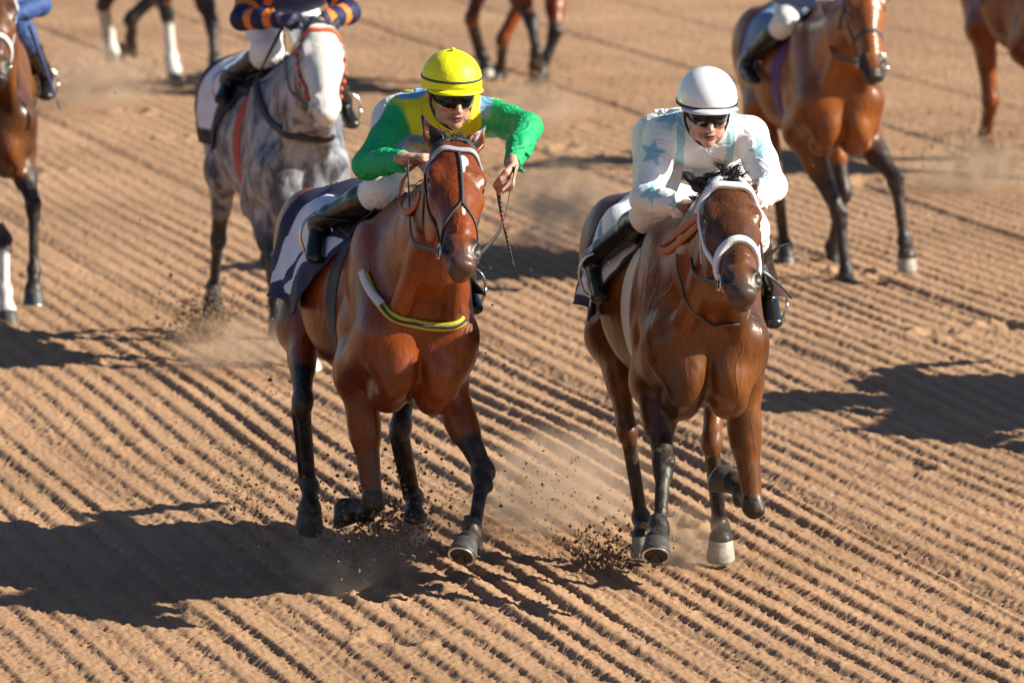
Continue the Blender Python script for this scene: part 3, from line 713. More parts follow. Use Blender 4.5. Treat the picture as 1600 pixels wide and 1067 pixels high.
def cloth(h, name, f0, f1, th0, th1, paint, off=.014, flare=None, mat_=None, nf=70, nt_=150, hang=None):
    V = []; C = []; P = h['fr'].P
    for j in range(nt_ + 1):
        th = th0 + (th1 - th0) * j / nt_
        for i in range(nf + 1):
            a = i / nf; ff = f0(th) * (1 - a) + f1(th) * a
            p, n = wrap_hit(h, ff, th)
            x = off + (flare(a, th) if flare else 0)
            x += .006 * (math.sin(ff * 40 + th * 9) * math.sin(th * 5))
            V.append(p + n * x * .6 + (h['fr'].L * math.sin(th)) * x * .4); C.append(paint(ff, th, a, (j / nt_)))
    V = np.array([tuple(v) for v in V]).reshape(nt_ + 1, nf + 1, 3)
    for _ in range(3):
        W = V.copy(); W[1:-1, 1:-1] = (V[1:-1, 1:-1] * 2 + V[:-2, 1:-1] + V[2:, 1:-1] + V[1:-1, :-2] + V[1:-1, 2:]) / 6
        W[1:-1, 0] = (V[:-2, 0] + V[2:, 0] + 2 * V[1:-1, 0]) / 4; W[1:-1, -1] = (V[:-2, -1] + V[2:, -1] + 2 * V[1:-1, -1]) / 4; V = W
    V = V.reshape(-1, 3)
    k = nf + 1; Fc = [(j * k + i, j * k + i + 1, (j + 1) * k + i + 1, (j + 1) * k + i) for j in range(nt_) for i in range(nf)]
    o = mesh_obj(name, V, Fc, mat_ or CLOTH, h['root'], np.array(C))
    md = o.modifiers.new('thickness', 'SOLIDIFY'); md.thickness = .006; md.offset = 0
    return o
def in_poly(x, y, poly):
    r = False; n = len(poly); j = n - 1
    for i in range(n):
        xi, yi = poly[i]; xj, yj = poly[j]
        if (yi > y) != (yj > y) and x < (xj - xi) * (y - yi) / (yj - yi) + xi: r = not r
        j = i
    return r
def girth(h, f, col, w=.09):
    mb = MB(); P = [wrap_hit(h, f + .0 * (abs(a) > 120), R(a), far=.42)[0] for a in range(-175, 176, 25)]
    strap(mb, P, h['bvh'], w, .004, .003, 4, True, col); mb.build('girth', WEB, h['root'], colored=True)
def saddle(h, f=-.20):
    fr = h['fr']
    o = cloth(h, 'saddle', lambda t: f - .20 + .06 * abs(t), lambda t: f + .17 - .03 * abs(t), R(-40), R(40), lambda *a: (1, 1, 1), .030, None, LEATHER, 24, 34)
    for sd in (-1, 1): pass
    return o
# ------------------------------------------------------------------ riders
SK = (.50, .26, .19); LIP = (.40, .17, .14)
def star_poly(r, rot=0, n=5, q=.42):
    return [(math.sin(rot + math.pi * k / n) * (r if k % 2 == 0 else r * q), math.cos(rot + math.pi * k / n) * (r if k % 2 == 0 else r * q)) for k in range(2 * n)]
def paint(V, C, cen, u, v, poly, col, depth=.09):
    cen = np.array(cen); u = np.array(u); v = np.array(v); nn = np.cross(u, v); d = V - cen
    a = d @ u; b = d @ v; c = np.abs(d @ nn); m = (c < depth) & (np.abs(a) < .3) & (np.abs(b) < .3)
    for i in np.nonzero(m)[0]:
        if in_poly(a[i], b[i], poly): C[i] = col
def hand(B, W, kd, pn, side, sc_=1.0, col=None, curl=1.0):
    """palm, four curled fingers and a thumb; kd towards the knuckles, pn out of the palm"""
    kd = kd.normalized(); pn = (pn - kd * pn.dot(kd)).normalized(); ac = kd.cross(pn) * side * -1
    k = sc_
    B.loft(W - kd * .02, W + kd * .03 * k, .026, .021, .034, .016, ac, .012, col)
    B.loft(W + kd * .028 * k, W + kd * .078 * k, .036, .016, .040, .0135, ac, .010, col)
    B.ell(W + kd * .035 * k + ac * .022 + pn * .010, (kd, ac, pn), (.026, .016, .014), .01, col)
    for i, (o, ls) in enumerate(((.031, (.040, .025, .018)), (.0105, (.045, .029, .019)), (-.0105, (.041, .027, .018)), (-.030, (.033, .021, .016)))):
        b = W + kd * (.082 - .004 * abs(i - 1)) * k + ac * o * k
        d1 = (kd * .55 + pn * .84 * curl).normalized(); d2 = (pn * .55 - kd * .80 * curl).normalized(); d3 = (-kd * .75 - pn * .55).normalized()
        p1 = b + d1 * ls[0] * k; p2 = p1 + d2 * ls[1] * k; p3 = p2 + d3 * ls[2] * k * .8
        B.chain([b - kd * .012, p1, p2, p3], [.0112 * k, .0096 * k, .0086 * k, .0076 * k], .0035, col)
        B.ell(b, (kd, ac, pn), (.012 * k, .0098 * k, .0115 * k), .004, col)     # knuckle
    t0 = W + kd * .022 * k + ac * .030 * k + pn * .006
    t1 = t0 + (kd * .55 + ac * .55 + pn * .45).normalized() * .040 * k; t2 = t1 + (kd * .75 - ac * .15 + pn * .55).normalized() * .031 * k; t3 = t2 + (kd * .55 - ac * .55 + pn * .5).normalized() * .024 * k
    B.chain([t0, t1, t2, t3], [.0145 * k, .0120 * k, .0105 * k, .0085 * k], .005, col)

def jockey(h, S):
    fr = h['fr']; P = fr.P
    q = S.get('shift', (0, 0, 0)); PP = lambda f, l, u: P(f + q[0], l + q[1], u + q[2])
    pel = S.get('pelvis') or PP(-.44, 0, 1.76)
    sho = S.get('sho') or [PP(-.03, -.18, 1.90), PP(-.03, .18, 1.90)]
    def limb2(key, base, mid_def, end_def, L1, L2):
        out = []
        for i in (0, 1):
            sd = -1 if i == 0 else 1
            if key in S and S[key][i]:
                (a, b, s1), (c, d_, s2) = S[key][i]
                m = reach(base[i], a, b, L1, s1, key); e = reach(m, c, d_, L2, s2, key)
            else: m = PP(mid_def[0], sd * mid_def[1], mid_def[2]); e = PP(end_def[0], sd * end_def[1], end_def[2])
            out.append((m, e))
        return out
    arms = limb2('arms', sho, (.10, .27, 1.66), (.27, .10, 1.62), .28, .25)
    hips = [pel + fr.L * (sd * .085) for sd in (-1, 1)]
    legs = S.get('legs') or [(P(-.06, sd * .20, 1.50), P(-.40, sd * .30, 1.26), P(-.25, sd * .33, 1.20)) for sd in (-1, 1)]
    hc = S['head'] if 'head' in S else PP(.20, 0, 2.02)
    hf = S['hf'] if 'hf' in S else fr.d(.95, 0, -.2)
    sx = (sho[1] - sho[0]).normalized()
    def outward(p, d_):
        q_ = h['bvh'].find_nearest(p); return q_[0] + q_[1] * d_ if (p - q_[0]).dot(q_[1]) < d_ else p
    legs = [(outward(a, .055), outward(b, .060), outward(c, .055)) for a, b, c in legs]
    hs = S.get('hs', fr.L); hs = (hs - hf * hs.dot(hf)).normalized(); hu = hf.cross(hs); hu = -hu if hu.z < 0 else hu
    smid = (sho[0] + sho[1]) / 2; bx = (smid - pel).normalized(); bn = bx.cross(sx).normalized(); bn = bn if bn.z > 0 else -bn
    nbase = smid + bx * .03 + bn * .02
    Hd = lambda s, f, u: hc + hs * s + hf * f + hu * u
    allp = [pel, hc, *sho] + [p for a in arms for p in a] + [p for a in legs for p in a]
    lo = [min(p[i] for p in allp) - .17 for i in range(3)]; hi = [max(p[i] for p in allp) + .17 for i in range(3)]
    res = S.get('res', .0055)
    root = empty('person', Vector((pel.x, pel.y, pel.z))); tag(root, S['label'], 'jockey', S.get('group'))
    # ---- body
    B = Sdf(lo, hi, res, 3); B.col = SK
    B.ell(Hd(0, -.004, .035), (hs, hf, hu), (.076, .097, .090), .02); B.ell(Hd(0, .022, -.030), (hs, hf, hu), (.063, .070, .070), .03)
    jw = S.get('jaw', 1); B.ell(Hd(0, .040, -.068), (hs, hf, hu), (.047 * jw, .052, .042 * jw), .020); B.ell(Hd(0, .076, -.099), (hs, hf, hu), (.021, .020, .017), .022)
    for sd in (-1, 1):
        B.ell(Hd(sd * .042, .060, -.026), (hs, hf, hu), (.023, .024, .018), .012)
        B.cone(Hd(sd * .022, .098, -.040), Hd(sd * .034, .078, -.075), .003, .003, .006, (.42, .21, .16)); B.cut(Hd(sd * .036, .094, -.058), (hs, hf, hu), (.010, .010, .016), .012)
        B.ell(Hd(sd * .044, .028, -.075), (hs, hf, hu), (.018, .04, .022), .02)
        B.ell(Hd(sd * .076, -.008, -.010), (hf, hu, hs), (.018, .030, .008), .006)
        B.cut(Hd(sd * .030, .098, .006), (hs, hf, hu), (.017, .014, .011), .012)
    B.ell(Hd(0, .082, .026), (hs, hf, hu), (.050, .016, .012), .015)
    B.cone(Hd(0, .092, .004), Hd(0, .118, -.034), .0085, .0125, .007)
    for sd in (-1, 1): B.ell(Hd(sd * .0115, .100, -.037), (hs, hf, hu), (.008, .010, .007), .006)
    B.ell(Hd(0, .093, -.0615), (hs, hf, hu), (.023, .011, .0060), .005, LIP); B.ell(Hd(0, .091, -.0735), (hs, hf, hu), (.020, .011, .0065), .005, LIP)
    B.cut(Hd(0, .106, -.0672), (hs, hf, hu), (.021, .012, .0016), .002, (.12, .03, .03))
    B.cone(Hd(0, -.03, -.05), nbase, .052, .058, .03)
    B.loft(smid - bx * .05, pel, .13, .085, .11, .085, sx, .05)
    for i, sd in ((0, -1), (1, 1)):
        el, wr = arms[i]
        B.cone(smid, sho[i], .06, .045, .04); B.chain([sho[i], el, wr], [.042, .034, .025], .02)
        hd = S.get('hands', [None, None])[i] or ((wr - el).normalized() * .6 + fr.F * .5, fr.d(0, -sd * .75, -.65))
        hand(B, wr, hd[0], hd[1], sd * S.get('hflip', 1), S.get('hsc', 1.0), S.get('handcol'))
        kn, an, to = legs[i]
        B.chain([hips[i], kn, an], [.07, .045, .030], .02)
    V, Q, C = B.mesh(); mesh_obj('body', V, Q, SKIN, root, C)
    for sd in (-1, 1):
        mb = MB(); mb.ball(Hd(sd * .031, .078, .007), (hs, hf, hu), (.012, .012, .012), nu=10, nv=8); mb.build('eye', EYE, root)
    # ---- jacket
    B = Sdf(lo, hi, res, 3); B.hard = True; tc = S['torso']; slv = S['sleeve']
    B.loft(smid - bx * .06 + bn * .0, pel + bx * .08, .158, .105, .118, .095, sx, .05, tc)
    B.loft(pel + bx * .12, pel + bx * .03, .122, .10, .118, .095, sx, .04, tc)
    B.ell(smid - bx * .02 - bn * .02, (sx, bx, bn), (.17, .10, .09), .05, tc)
    B.cone(smid, nbase + (hc - nbase) * .22, .085, .066, .04, tc)
    rnd = random.Random(S.get('seed', 5))
    for i, sd in ((0, -1), (1, 1)):
        el, wr = arms[i]
        B.cone(smid + (sho[i] - smid) * .55, sho[i], .085, .068, .04, tc)
        B.chain([sho[i], sho[i] + (el - sho[i]) * .5, el], [.069, .061, .053], .022, slv)
        B.chain([el, el + (wr - el) * .5, el + (wr - el) * .93], [.053, .047, .034], .022, slv)
        a = (el - sho[i]).normalized()
        for k in range(13):     # folds in the sleeve
            t = rnd.uniform(.1, .95); s0 = sho[i] + (el - sho[i]) * t if k < 7 else el + (wr - el) * t
            ax = a if k < 7 else (wr - el).normalized(); vv = Vector((rnd.uniform(-1, 1), rnd.uniform(-1, 1), rnd.uniform(-1, 1))); vv = (vv - ax * vv.dot(ax)).normalized()
            B.loft(s0 + vv * .042 - ax * .02, s0 + (vv + ax.cross(vv)).normalized() * .046 + ax * .02, .010, .009, .007, .006, vv, .007, slv)
        cut = el + (wr - el) * .97; ax = (wr - el).normalized(); c2 = ax.cross(Vector((0, 0, 1))).normalized()
        B.cut(cut + ax * .025, (ax, c2, ax.cross(c2)), (.025, .045, .045), .006)
    for k in range(22):
        t = rnd.uniform(.05, .8); u = rnd.uniform(-.12, .12); c = smid + (pel - smid) * t + sx * u + bn * .095
        B.loft(c, c + bx * rnd.uniform(-.08, .08) + sx * rnd.uniform(-.08, .08), .011, .010, .007, .006, bn, .010, None)
    B.cut(hc, (hs, hf, hu), (.075, .10, .115), .01)
    for (c, r, col) in S.get('tints', []): B.tint(c, ((1, 0, 0), (0, 1, 0), (0, 0, 1)), r, col, .12)
    V, Q, C = B.mesh()
    if 'painter' in S: S['painter'](V, C, dict(sho=sho, arms=arms, smid=smid, sx=sx, bx=bx, bn=bn, pel=pel))
    mesh_obj('jacket', V, Q, SILK, root, C)
    # ---- breeches
    B = Sdf(lo, hi, max(res, .006), 3); B.col = S.get('breech', (.74, .74, .76))
    B.ell(pel - bx * .01, (sx, bx, bn), (.130, .12, .105), .04)
    for i in (0, 1):
        kn, an, to = legs[i]
        B.chain([hips[i], hips[i] + (kn - hips[i]) * .5, kn, kn + (an - kn) * .25], [.100, .084, .066, .056], .03)
    B.cone(pel + bx * .02, pel + bx * .12, .115, .105, .03)
    V, Q, C = B.mesh(); mesh_obj('breeches', V, Q, SILK, root, C)
    # ---- boots
    bc = S.get('boot', None)
    for i in (0, 1):
        kn, an, to = legs[i]; B = Sdf([min(kn[j], an[j], to[j]) - .13 for j in range(3)], [max(kn[j], an[j], to[j]) + .13 for j in range(3)], max(res, .006), 3)
        B.col = (0, 0, 0); k0 = kn + (an - kn) * .06; sh = (an - kn).normalized()
        B.chain([k0, kn + (an - kn) * .35, kn + (an - kn) * .8, an], [.060, .055, .042, .040], .02)
        tv = (to - an).normalized(); B.loft(an - tv * .045 - Z3 * .035, to - Z3 * .02, .034, .032, .036, .024, fr.L, .02)
        B.cut(kn - sh * .03, (sh, fr.L, sh.cross(fr.L)), (.05, .09, .09), .006)
        V, Q, C = B.mesh(); bo = mesh_obj('boot', V, Q, BOOT, root)
    for i in (0, 1):       # stirrup belongs to the horse's tack
        kn, an, to = legs[i]; mb = MB(); c = an + (to - an) * .45 - Z3 * .035
        q_ = [c + fr.L * (.062 * math.cos(a)) + Z3 * (.075 * math.sin(a) + .035 - (.012 if math.sin(a) < -.7 else 0)) for a in [2 * math.pi * k / 24 for k in range(25)]]
        mb.tube(q_, .006, 6); so_ = mb.build('stirrup', STEEL, h['root'])
        top = P(-.16, (-1 if i == 0 else 1) * .17, 1.47); mb = MB(); rr = []
        mb.tube([c + Z3 * .11, (c + Z3 * .11) * .5 + top * .5 + fr.L * (-.02 if i == 0 else .02), top], .008, 6, flat=.4); mb.build('stirrup_leather', LEATHER, h['root'])
    # ---- helmet
    hm = S.get('helmet', (.8, .8, .8)); mb = MB(); c0 = Hd(0, -.004, .046); n = 40; R3 = (.110, .127, .112)
    rings = []
    for j in range(1, 23):
        ph = R(4.6 * j); row = []
        for k in range(n):
            a = 2 * math.pi * k / n; ca, sa = math.cos(a), math.sin(a)
            phx = ph * (1 - .15 * max(0, ca) ** 2 * (j / 22) ** 2)
            pl = S.get('pleat', 0) * math.cos(a * 8) * math.sin(phx) * (1 - j / 24) * .0026
            wd = math.sin(min(phx, R(98))); row.append(c0 + hs * (sa * wd * (R3[0] + pl)) + hf * (ca * wd * (R3[1] + pl)) + hu * (math.cos(phx) * R3[2]))
        rings.append(row)
    mb.rings(rings, hm, True, False); sh_ = mb.build('helmet', CAPM if S.get('pleat') else HELM, root, colored=True)
    md = sh_.modifiers.new('thickness', 'SOLIDIFY'); md.thickness = .005; md.offset = 1
    if S.get('pleat'):
        mb = MB(); mb.ball(c0 + hu * (R3[2] + .004), (hs, hf, hu), (.010, .010, .008), hm); mb.build('button', SILK, sh_, colored=True)
    # peak, rim and band
    mb = MB(); rr = []
    for k in range(25):
        a = R(-66 + 132 * k / 24); ca, sa = math.cos(a), math.sin(a); ex = .030 * max(0, math.cos(a * 1.36)) ** .6
        z = -.016
        base = c0 + hs * (sa * (R3[0] - .002)) + hf * (ca * (R3[1] - .004)) + hu * (z + .020 * ca * ca)
        tip = base + hs * (sa * ex) + hf * (ca * ex) - hu * (.012 * ca)
        rr.append([base + hu * .003, tip + hu * .002, tip - hu * .002, base - hu * .003])
    mb.rings(rr, S.get('peak', hm)); mb.build('peak', CAPM if S.get('pleat') else HELM, sh_, colored=True)
    def band(z0, wd, col, nm, ro=.002, m_=None):
        mb = MB(); rr = []
        for k in range(41):
            a = 2 * math.pi * k / 40; ca, sa = math.cos(a), math.sin(a)
            z = z0 + .014 * ca; r = math.sqrt(max(.05, 1 - (z / R3[2]) ** 2)) if z > 0 else 1.0
            f_ = lambda ro, dz: c0 + hs * (sa * (R3[0] * r + ro)) + hf * (ca * (R3[1] * r + ro)) + hu * (z + dz)
            rr.append([f_(-.002, -wd / 2), f_(ro, -wd / 2), f_(ro, wd / 2), f_(-.002, wd / 2)])
        mb.rings(rr, col, False, False); mb.build(nm, m_ or WEB, sh_, colored=True)
    if S.get('bandcol'): band(.016, .009, S['bandcol'], 'band')
    if S.get('rim'): band(-.014, .012, S['rim'], 'rim')
    # goggles
    mb = MB(); rr = []
    for k in range(31):
        a = R(-76 + 152 * k / 30); ca, sa = math.cos(a), math.sin(a); nose = math.exp(-(a / .13) ** 2)
        zt = .036; zb = -.026 + .016 * nose + .016 * (abs(a) / 1.33) ** 3; ro = .101 + .006 * math.cos(a * 2)
        f_ = lambda r, z: Hd(sa * r * .83, ca * r * 1.02 + .004, z)
        rr.append([f_(ro - .014, zt - .002), f_(ro, zt), f_(ro + .003, (zt + zb) / 2), f_(ro - .003, zb), f_(ro - .016, zb)])
    mb.rings(rr, (0, 0, 0)); gg = mb.build('goggles', LENS, root)
    mb = MB(); mb.tube([Hd(sd_ * .080, .02, .0) if sd_ else Hd(0, 0, 0) for sd_ in (1, 1)] and [Hd(.079, .028, .004), Hd(.083, 0, .012), Hd(.080, -.04, .02)], .006, 6, flat=2.2); mb.tube([Hd(-.079, .028, .004), Hd(-.083, 0, .012), Hd(-.080, -.04, .02)], .006, 6, flat=2.2)
    mb.build('goggle_strap', LEATHER, gg)
    mb = MB(); mb.tube(smooth_path([Hd(.082, .012, .0), Hd(.076, .012, -.045), Hd(.052, .030, -.092), Hd(0, .052, -.122), Hd(-.052, .030, -.092), Hd(-.076, .012, -.045), Hd(-.082, .012, .0)], 6), .0055, 6)
    mb.build('chin_strap', LEATHER, sh_)
    return dict(root=root, arms=arms, sho=sho, Hd=Hd, hands=[a[1] for a in arms])
Z3 = Vector((0, 0, 1))
HELM = mat('helmet_shell', attr=True, rough=.22, coat=.5)
LENS = mat('goggle_lens', (.006, .006, .008), .16, spec=.4)

def crop(name, label, p0, p1, bend, cols, r=.0055, flap=True, group=None):
    mb = MB(); p0, p1 = Vector(p0), Vector(p1); m = (p0 + p1) / 2 + bend
    S_ = smooth_path([p0, m, p1], 10); n = len(S_)
    for i in range(n - 1):
        c = cols[int(i / (n - 1) * len(cols))]; k = i / n; mb.tube([S_[i], S_[i + 1]], [r * (1.5 - .9 * k), r * (1.5 - .9 * (k + 1 / n))], 8, col=c)
    root = empty(name, p0); tag(root, label, 'whip', group)
    mb.build('shaft', WEB, root, colored=True)
    if flap:
        d = (S_[-1] - S_[-2]).normalized(); e = d.cross(Vector((0, 1, 0))).normalized() * .010; f2 = MB()
        f2.tube([S_[-1] - d * .01, S_[-1] + d * .02, S_[-1] + d * .075], [.006, .011, .009], 8, flat=.3); f2.build('flap', LEATHER, root)
    return root
# ------------------------------------------------------------------ the field
def lg(k, knee, fet, cor, a, t, **kw): return dict(k=k, knee=knee, fet=fet, cor=cor, a=a, t=t, **kw)
# --- bay horse of the yellow-capped jockey
A = make_horse(dict(name='horse', label='bright bay racehorse with a white star and a yellow striped breast strap', h=.0065, coat=BAY, seed=4,
    breast=(662, 572), yaw=13, roll=5, poll=(714, 222), muzzle=(727, 400), neck=.78, group=None, tail=(.05, .2),
    white=[(.095, .020, .03, .042, .028), (.135, .012, .03, .03, .014), (.33, .006, .03, .05, .010)], muzzpink=True, mz=.9, htilt=-4,
    ears=((.42, .15, .165), (.46, .10, .160)), tufts=[(0, .9, .10, 80)],
    legs=[lg('fl', (756, 735, 1), (740, 832, 1), (728, 850, 1), (.62, -.42, -.66), (.8, 0, .6)),
          lg('fr', (583, 782, 1), (572, 802, -1), (556, 797, -1), (-.35, -.85, .05), (.1, -.1, -1), dark=(0, .45, 1)),
          lg('hl', (626, 668, 1), (647, 775, -1), (648, 812, 1), (-.42, 0, -.9), (.9, 0, -.42), stifle=(-.66, .19, .98), hm=HOOF_L, dark=(0, 1, 1)),
          lg('hr', (473, 628, 1), (484, 758, -1), (484, 798, 1), (-.42, 0, -.9), (.9, 0, -.42), stifle=(-.74, -.21, 1.02))]))
B_ = make_horse(dict(name='horse', label='dark bay racehorse with a white bridle and upright wind-blown forelock', h=.0065, coat=BAY2, seed=9,
    breast=(1112, 580), yaw=6.5, roll=0, poll=(1140, 282), muzzle=(1166, 442), neck=.78,
    ears=((1.15, .0, .13), (.75, -.1, .12)), tufts=[(-.03, .5, .095, 120)], mz=.95, muzzpink=True, htilt=-5,
    legs=[lg('fl', (1177, 790, 1), (1160, 772, -1), (1146, 752, -1), (-.6, -.5, .3), (0, -.2, -1), dark=(0, .1, 1)),
          lg('fr', (1037, 722, 1), (1031, 822, 1), (1026, 848, 1), (.68, -.15, -.70), (.7, 0, .7), dark=(0, .6, 1)),
          lg('hl', (1112, 690, 1), (1126, 822, -1), (1126, 843, 1), (-.25, 0, -.95), (.95, 0, -.25), stifle=(-.66, .19, .98), hm=HOOF_L, dark=(0, .4, .8)),
          lg('hr', (980, 672, 1), (1002, 808, -1), (1006, 840, 1), (.1, 0, -1), (1, 0, .1), stifle=(-.74, -.21, 1.02), hm=HOOF_L, dark=(0, .3, .8))]))
C_ = make_horse(dict(name='horse', label='dappled grey racehorse with a white face and a red beaded bridle', h=.009, coat=GREY, seed=5,
    breast=(478, 298), yaw=11, roll=0, poll=(502, 38), muzzle=(512, 168), neck=.76, face=.8, mz=.75,
    ears=((.3, .0, .12), (.3, 0, .12)),
    legs=[lg('fl', (486, 500, 1), (490, 575, 1), (490, 606, 1), (.4, 0, -.9), (.9, 0, .4), dark=(.2, .8, 1), sock=1),
          lg('fr', (432, 425, 1), (470, 500, -1), (500, 530, -1), (-.3, .5, -.5), (.5, 0, -.8), dark=(.4, 1, 1)),
          lg('hl', (420, 400, 1), (430, 470, -1), (434, 500, 1), (0, 0, -1), (1, 0, 0), dark=(.2, .8, 1)),
          lg('hr', (341, 375, -1), (334, 450, -1), (333, 466, 1), (-.42, 0, -.9), (.9, 0, -.42), stifle=(-.74, -.2, 1.02), dark=(.2, .8, 1))]))
D_ = make_horse(dict(name='horse', label='light bay racehorse with black front legs galloping behind the white-capped jockey', h=.009, coat=BAY3, seed=7, grow=.004,
    breast=(1322, 190), yaw=10, roll=0, poll=(1352, -42), muzzle=(1368, 112), neck=.76, mz=.95,
    legs=[lg('fl', (1399, 278, 1), (1414, 378, 1), (1417, 400, 1), (-.2, 0, -.95), (.95, 0, -.2), dark=(.55, 1, 1), hm=HOOF_L),
          lg('fr', (1310, 330, 1), (1322, 425, 1), (1328, 450, 1), (.2, .1, -1), (1, 0, .2), dark=(.2, 1, 1), hm=HOOF_L),
          lg('hl', (1318, 300, 1), (1300, 385, -1), (1302, 430, -1), (0, 0, -1), (1, 0, 0), stifle=(-.6, .15, .98), dark=(0, .7, 1)),
          lg('hr', (1215, 290, 1), (1225, 380, -1), (1228, 400, 1), (0, 0, -1), (1, 0, 0), dark=(0, .6, 1))]))
E_ = make_horse(dict(name='horse', label='dark brown racehorse cut off by the left edge, with one white sock', h=.011, coat=BAY2, seed=8, bh=.90, dz=-.12,
    breast=(-10, 222), yaw=10, roll=0, poll=(-8, -25), muzzle=(-4, 112), neck=.76,
    legs=[lg('fl', (52, 318, 1), (53, 422, 1), (52, 455, 1), (.2, 0, -1), (1, 0, .2), dark=(.3, 1, 1)),
          lg('fr', (6, 372, 1), (8, 455, 1), (12, 488, 1), (.3, 0, -1), (1, 0, .3), dark=(0, .1, .6), sock=1),
          lg('hl', (-32, 310, 1), (-34, 385, -1), (-33, 410, 1), (0, 0, -1), (1, 0, 0)),
          lg('hr', (-90, 310, 1), (-95, 390, -1), (-94, 415, 1), (0, 0, -1), (1, 0, 0))]))
F_h = make_horse(dict(name='horse', label='dark horse at top left showing only its legs, two with white socks', h=.012, grow=.012, coat=BAY2, seed=12,
    breast=(285, -45), yaw=10, roll=0, poll=(300, -230), muzzle=(305, -120), neck=.76,
    legs=[lg('fl', (332, 40, 1), (336, 95, 1), (332, 118, 1), (.2, 0, -1), (1, 0, .2), dark=(.3, 1, 1)),
          lg('fr', (261, 20, 1), (268, 92, 1), (272, 112, 1), (.2, 0, -1), (1, 0, .2), dark=(.1, .2, 1), sock=1),
          lg('hl', (206, 28, 1), (205, 72, -1), (190, 80, -1), (-.8, -.3, -.1), (0, 0, -1), dark=(0, 1, 1)),
          lg('hr', (163, 5, 1), (170, 55, -1), (175, 82, 1), (0, 0, -1), (1, 0, 0), dark=(0, .2, 1), sock=1)]))
G_h = make_horse(dict(name='horse', label='chestnut-brown horse at top centre showing only its legs, one pale hoof', h=.012, grow=.012, coat=BAY, seed=13,
    breast=(848, -40), yaw=10, roll=0, poll=(858, -225), muzzle=(860, -115), neck=.76,
    legs=[lg('fl', (868, 48, 1), (848, 112, 1), (838, 128, 1), (0, -.6, -.7), (.7, -.6, .1), dark=(0, .2, 1)),
          lg('fr', (830, 32, 1), (838, 82, 1), (838, 104, -1), (-.5, 0, -.6), (.4, 0, -.9), dark=(0, .5, 1)),
          lg('hl', (786, 60, 1), (782, 112, -1), (772, 132, 1), (0, -.2, -1), (1, 0, 0), dark=(0, .3, 1)),
          lg('hr', (737, 28, 1), (752, 84, -1), (760, 104, 1), (0, 0, -1), (1, 0, 0), dark=(0, .1, .8), hm=HOOF_L, sock=0)]))
H_h = make_horse(dict(name='horse', label='brown horse at top right edge showing only one hind leg and haunch', h=.012, grow=.014, coat=BAY, seed=14,
    breast=(1668, 60), yaw=11, roll=0, poll=(1690, -130), muzzle=(1695, -20), neck=.76,
    legs=[lg('fl', (1700, 160, 1), (1705, 215, 1), (1706, 235, 1), (.2, 0, -1), (1, 0, .2)),
          lg('fr', (1655, 160, 1), (1660, 215, 1), (1660, 235, 1), (.2, 0, -1), (1, 0, .2)),
          lg('hl', (1625, 150, 1), (1626, 210, -1), (1628, 235, 1), (0, 0, -1), (1, 0, 0)),
          lg('hr', (1547, 158, 1), (1540, 212, -1), (1542, 232, 1), (0, 0, -1), (1, 0, 0), stifle=(-.74, -.2, 1.02), dark=(0, .1, .4))]))
# ------------------------------------------------------------------ tack and riders
G2 = 'riders in silks'
def W3(*c): return c
# horse A
fr = A['fr']
TR = R(57)
def clothA(f, th, a, b):
    nav = (.016, .016, .055); wh = (.66, .66, .78); t = abs(th) * 57.3
    if a < .05 or a > .95 or t > 104: return nav
    if in_poly(a, t, [(.12, 28), (.46, 20), (.42, 60), (.26, 92), (.08, 98)]): return wh
    if in_poly(a, t, [(.46, 60), (.95, 44), (.95, 62), (.64, 80), (.70, 101), (.54, 101)]): return wh
    if in_poly(a, t, [(.30, 96), (.46, 88), (.50, 100), (.34, 101)]): return wh
    return nav
cloth(A, 'saddle_cloth', lambda th: -.86 + .02 * abs(th), lambda th: -.04 - .14 * abs(th), R(-108), R(88), clothA, .012, lambda a, th: (.05 if th < 0 else .16) * max(0, abs(th) - 1.1) * (1 + .5 * math.sin(a * 7)))
saddle(A)
girth(A, -.14, (.03, .03, .05))
ra = bridle(A, (.30, .30, .36), (.03, .03, .04), dict(nose='cross', w=.017, bw=.020, bth=.005))
JA = jockey(A, dict(label='jockey in yellow cap, yellow and blue vest and green sleeves', group=G2, res=.0042,
    pelvis=fr.P(-.40, .10, 1.84), sho=[at(632, 178, fr.P(-.06, 0, 0).y), at(768, 184, fr.P(-.06, 0, 0).y)],
    head=at(705, 145, fr.P(.10, 0, 0).y), hf=fr.d(.96, .05, -.24),
    arms=[((574, 258, 1), (632, 248, 1)), ((824, 200, 1), (800, 258, 1))],
    hands=[(fr.d(.5, .85, .1), fr.d(.2, .1, -1)), (fr.d(.35, -.15, -.9), fr.d(-.1, -1, .1))],
    torso=(.78, .68, .02), sleeve=(.01, .36, .13), helmet=(.80, .78, .01), pleat=1, bandcol=(.06, .07, .05), hsc=1.05,
    tints=[(at(640, 140, fr.P(-.1, 0, 0).y), (.07, .2, .035), (.16, .36, .62)), (at(648, 232, fr.P(0, 0, 0).y), (.075, .25, .055), (.10, .28, .62)), (at(760, 165, fr.P(-.1, 0, 0).y), (.03, .2, .06), (.16, .36, .62))],
    legs=[(at(603, 300, fr.P(-.05, 0, 0).y), at(520, 370, fr.P(-.34, 0, 0).y), at(500, 398, fr.P(-.20, 0, 0).y)), (fr.P(-.06, .20, 1.50), fr.P(-.46, .29, 1.26), fr.P(-.32, .32, 1.18))]))
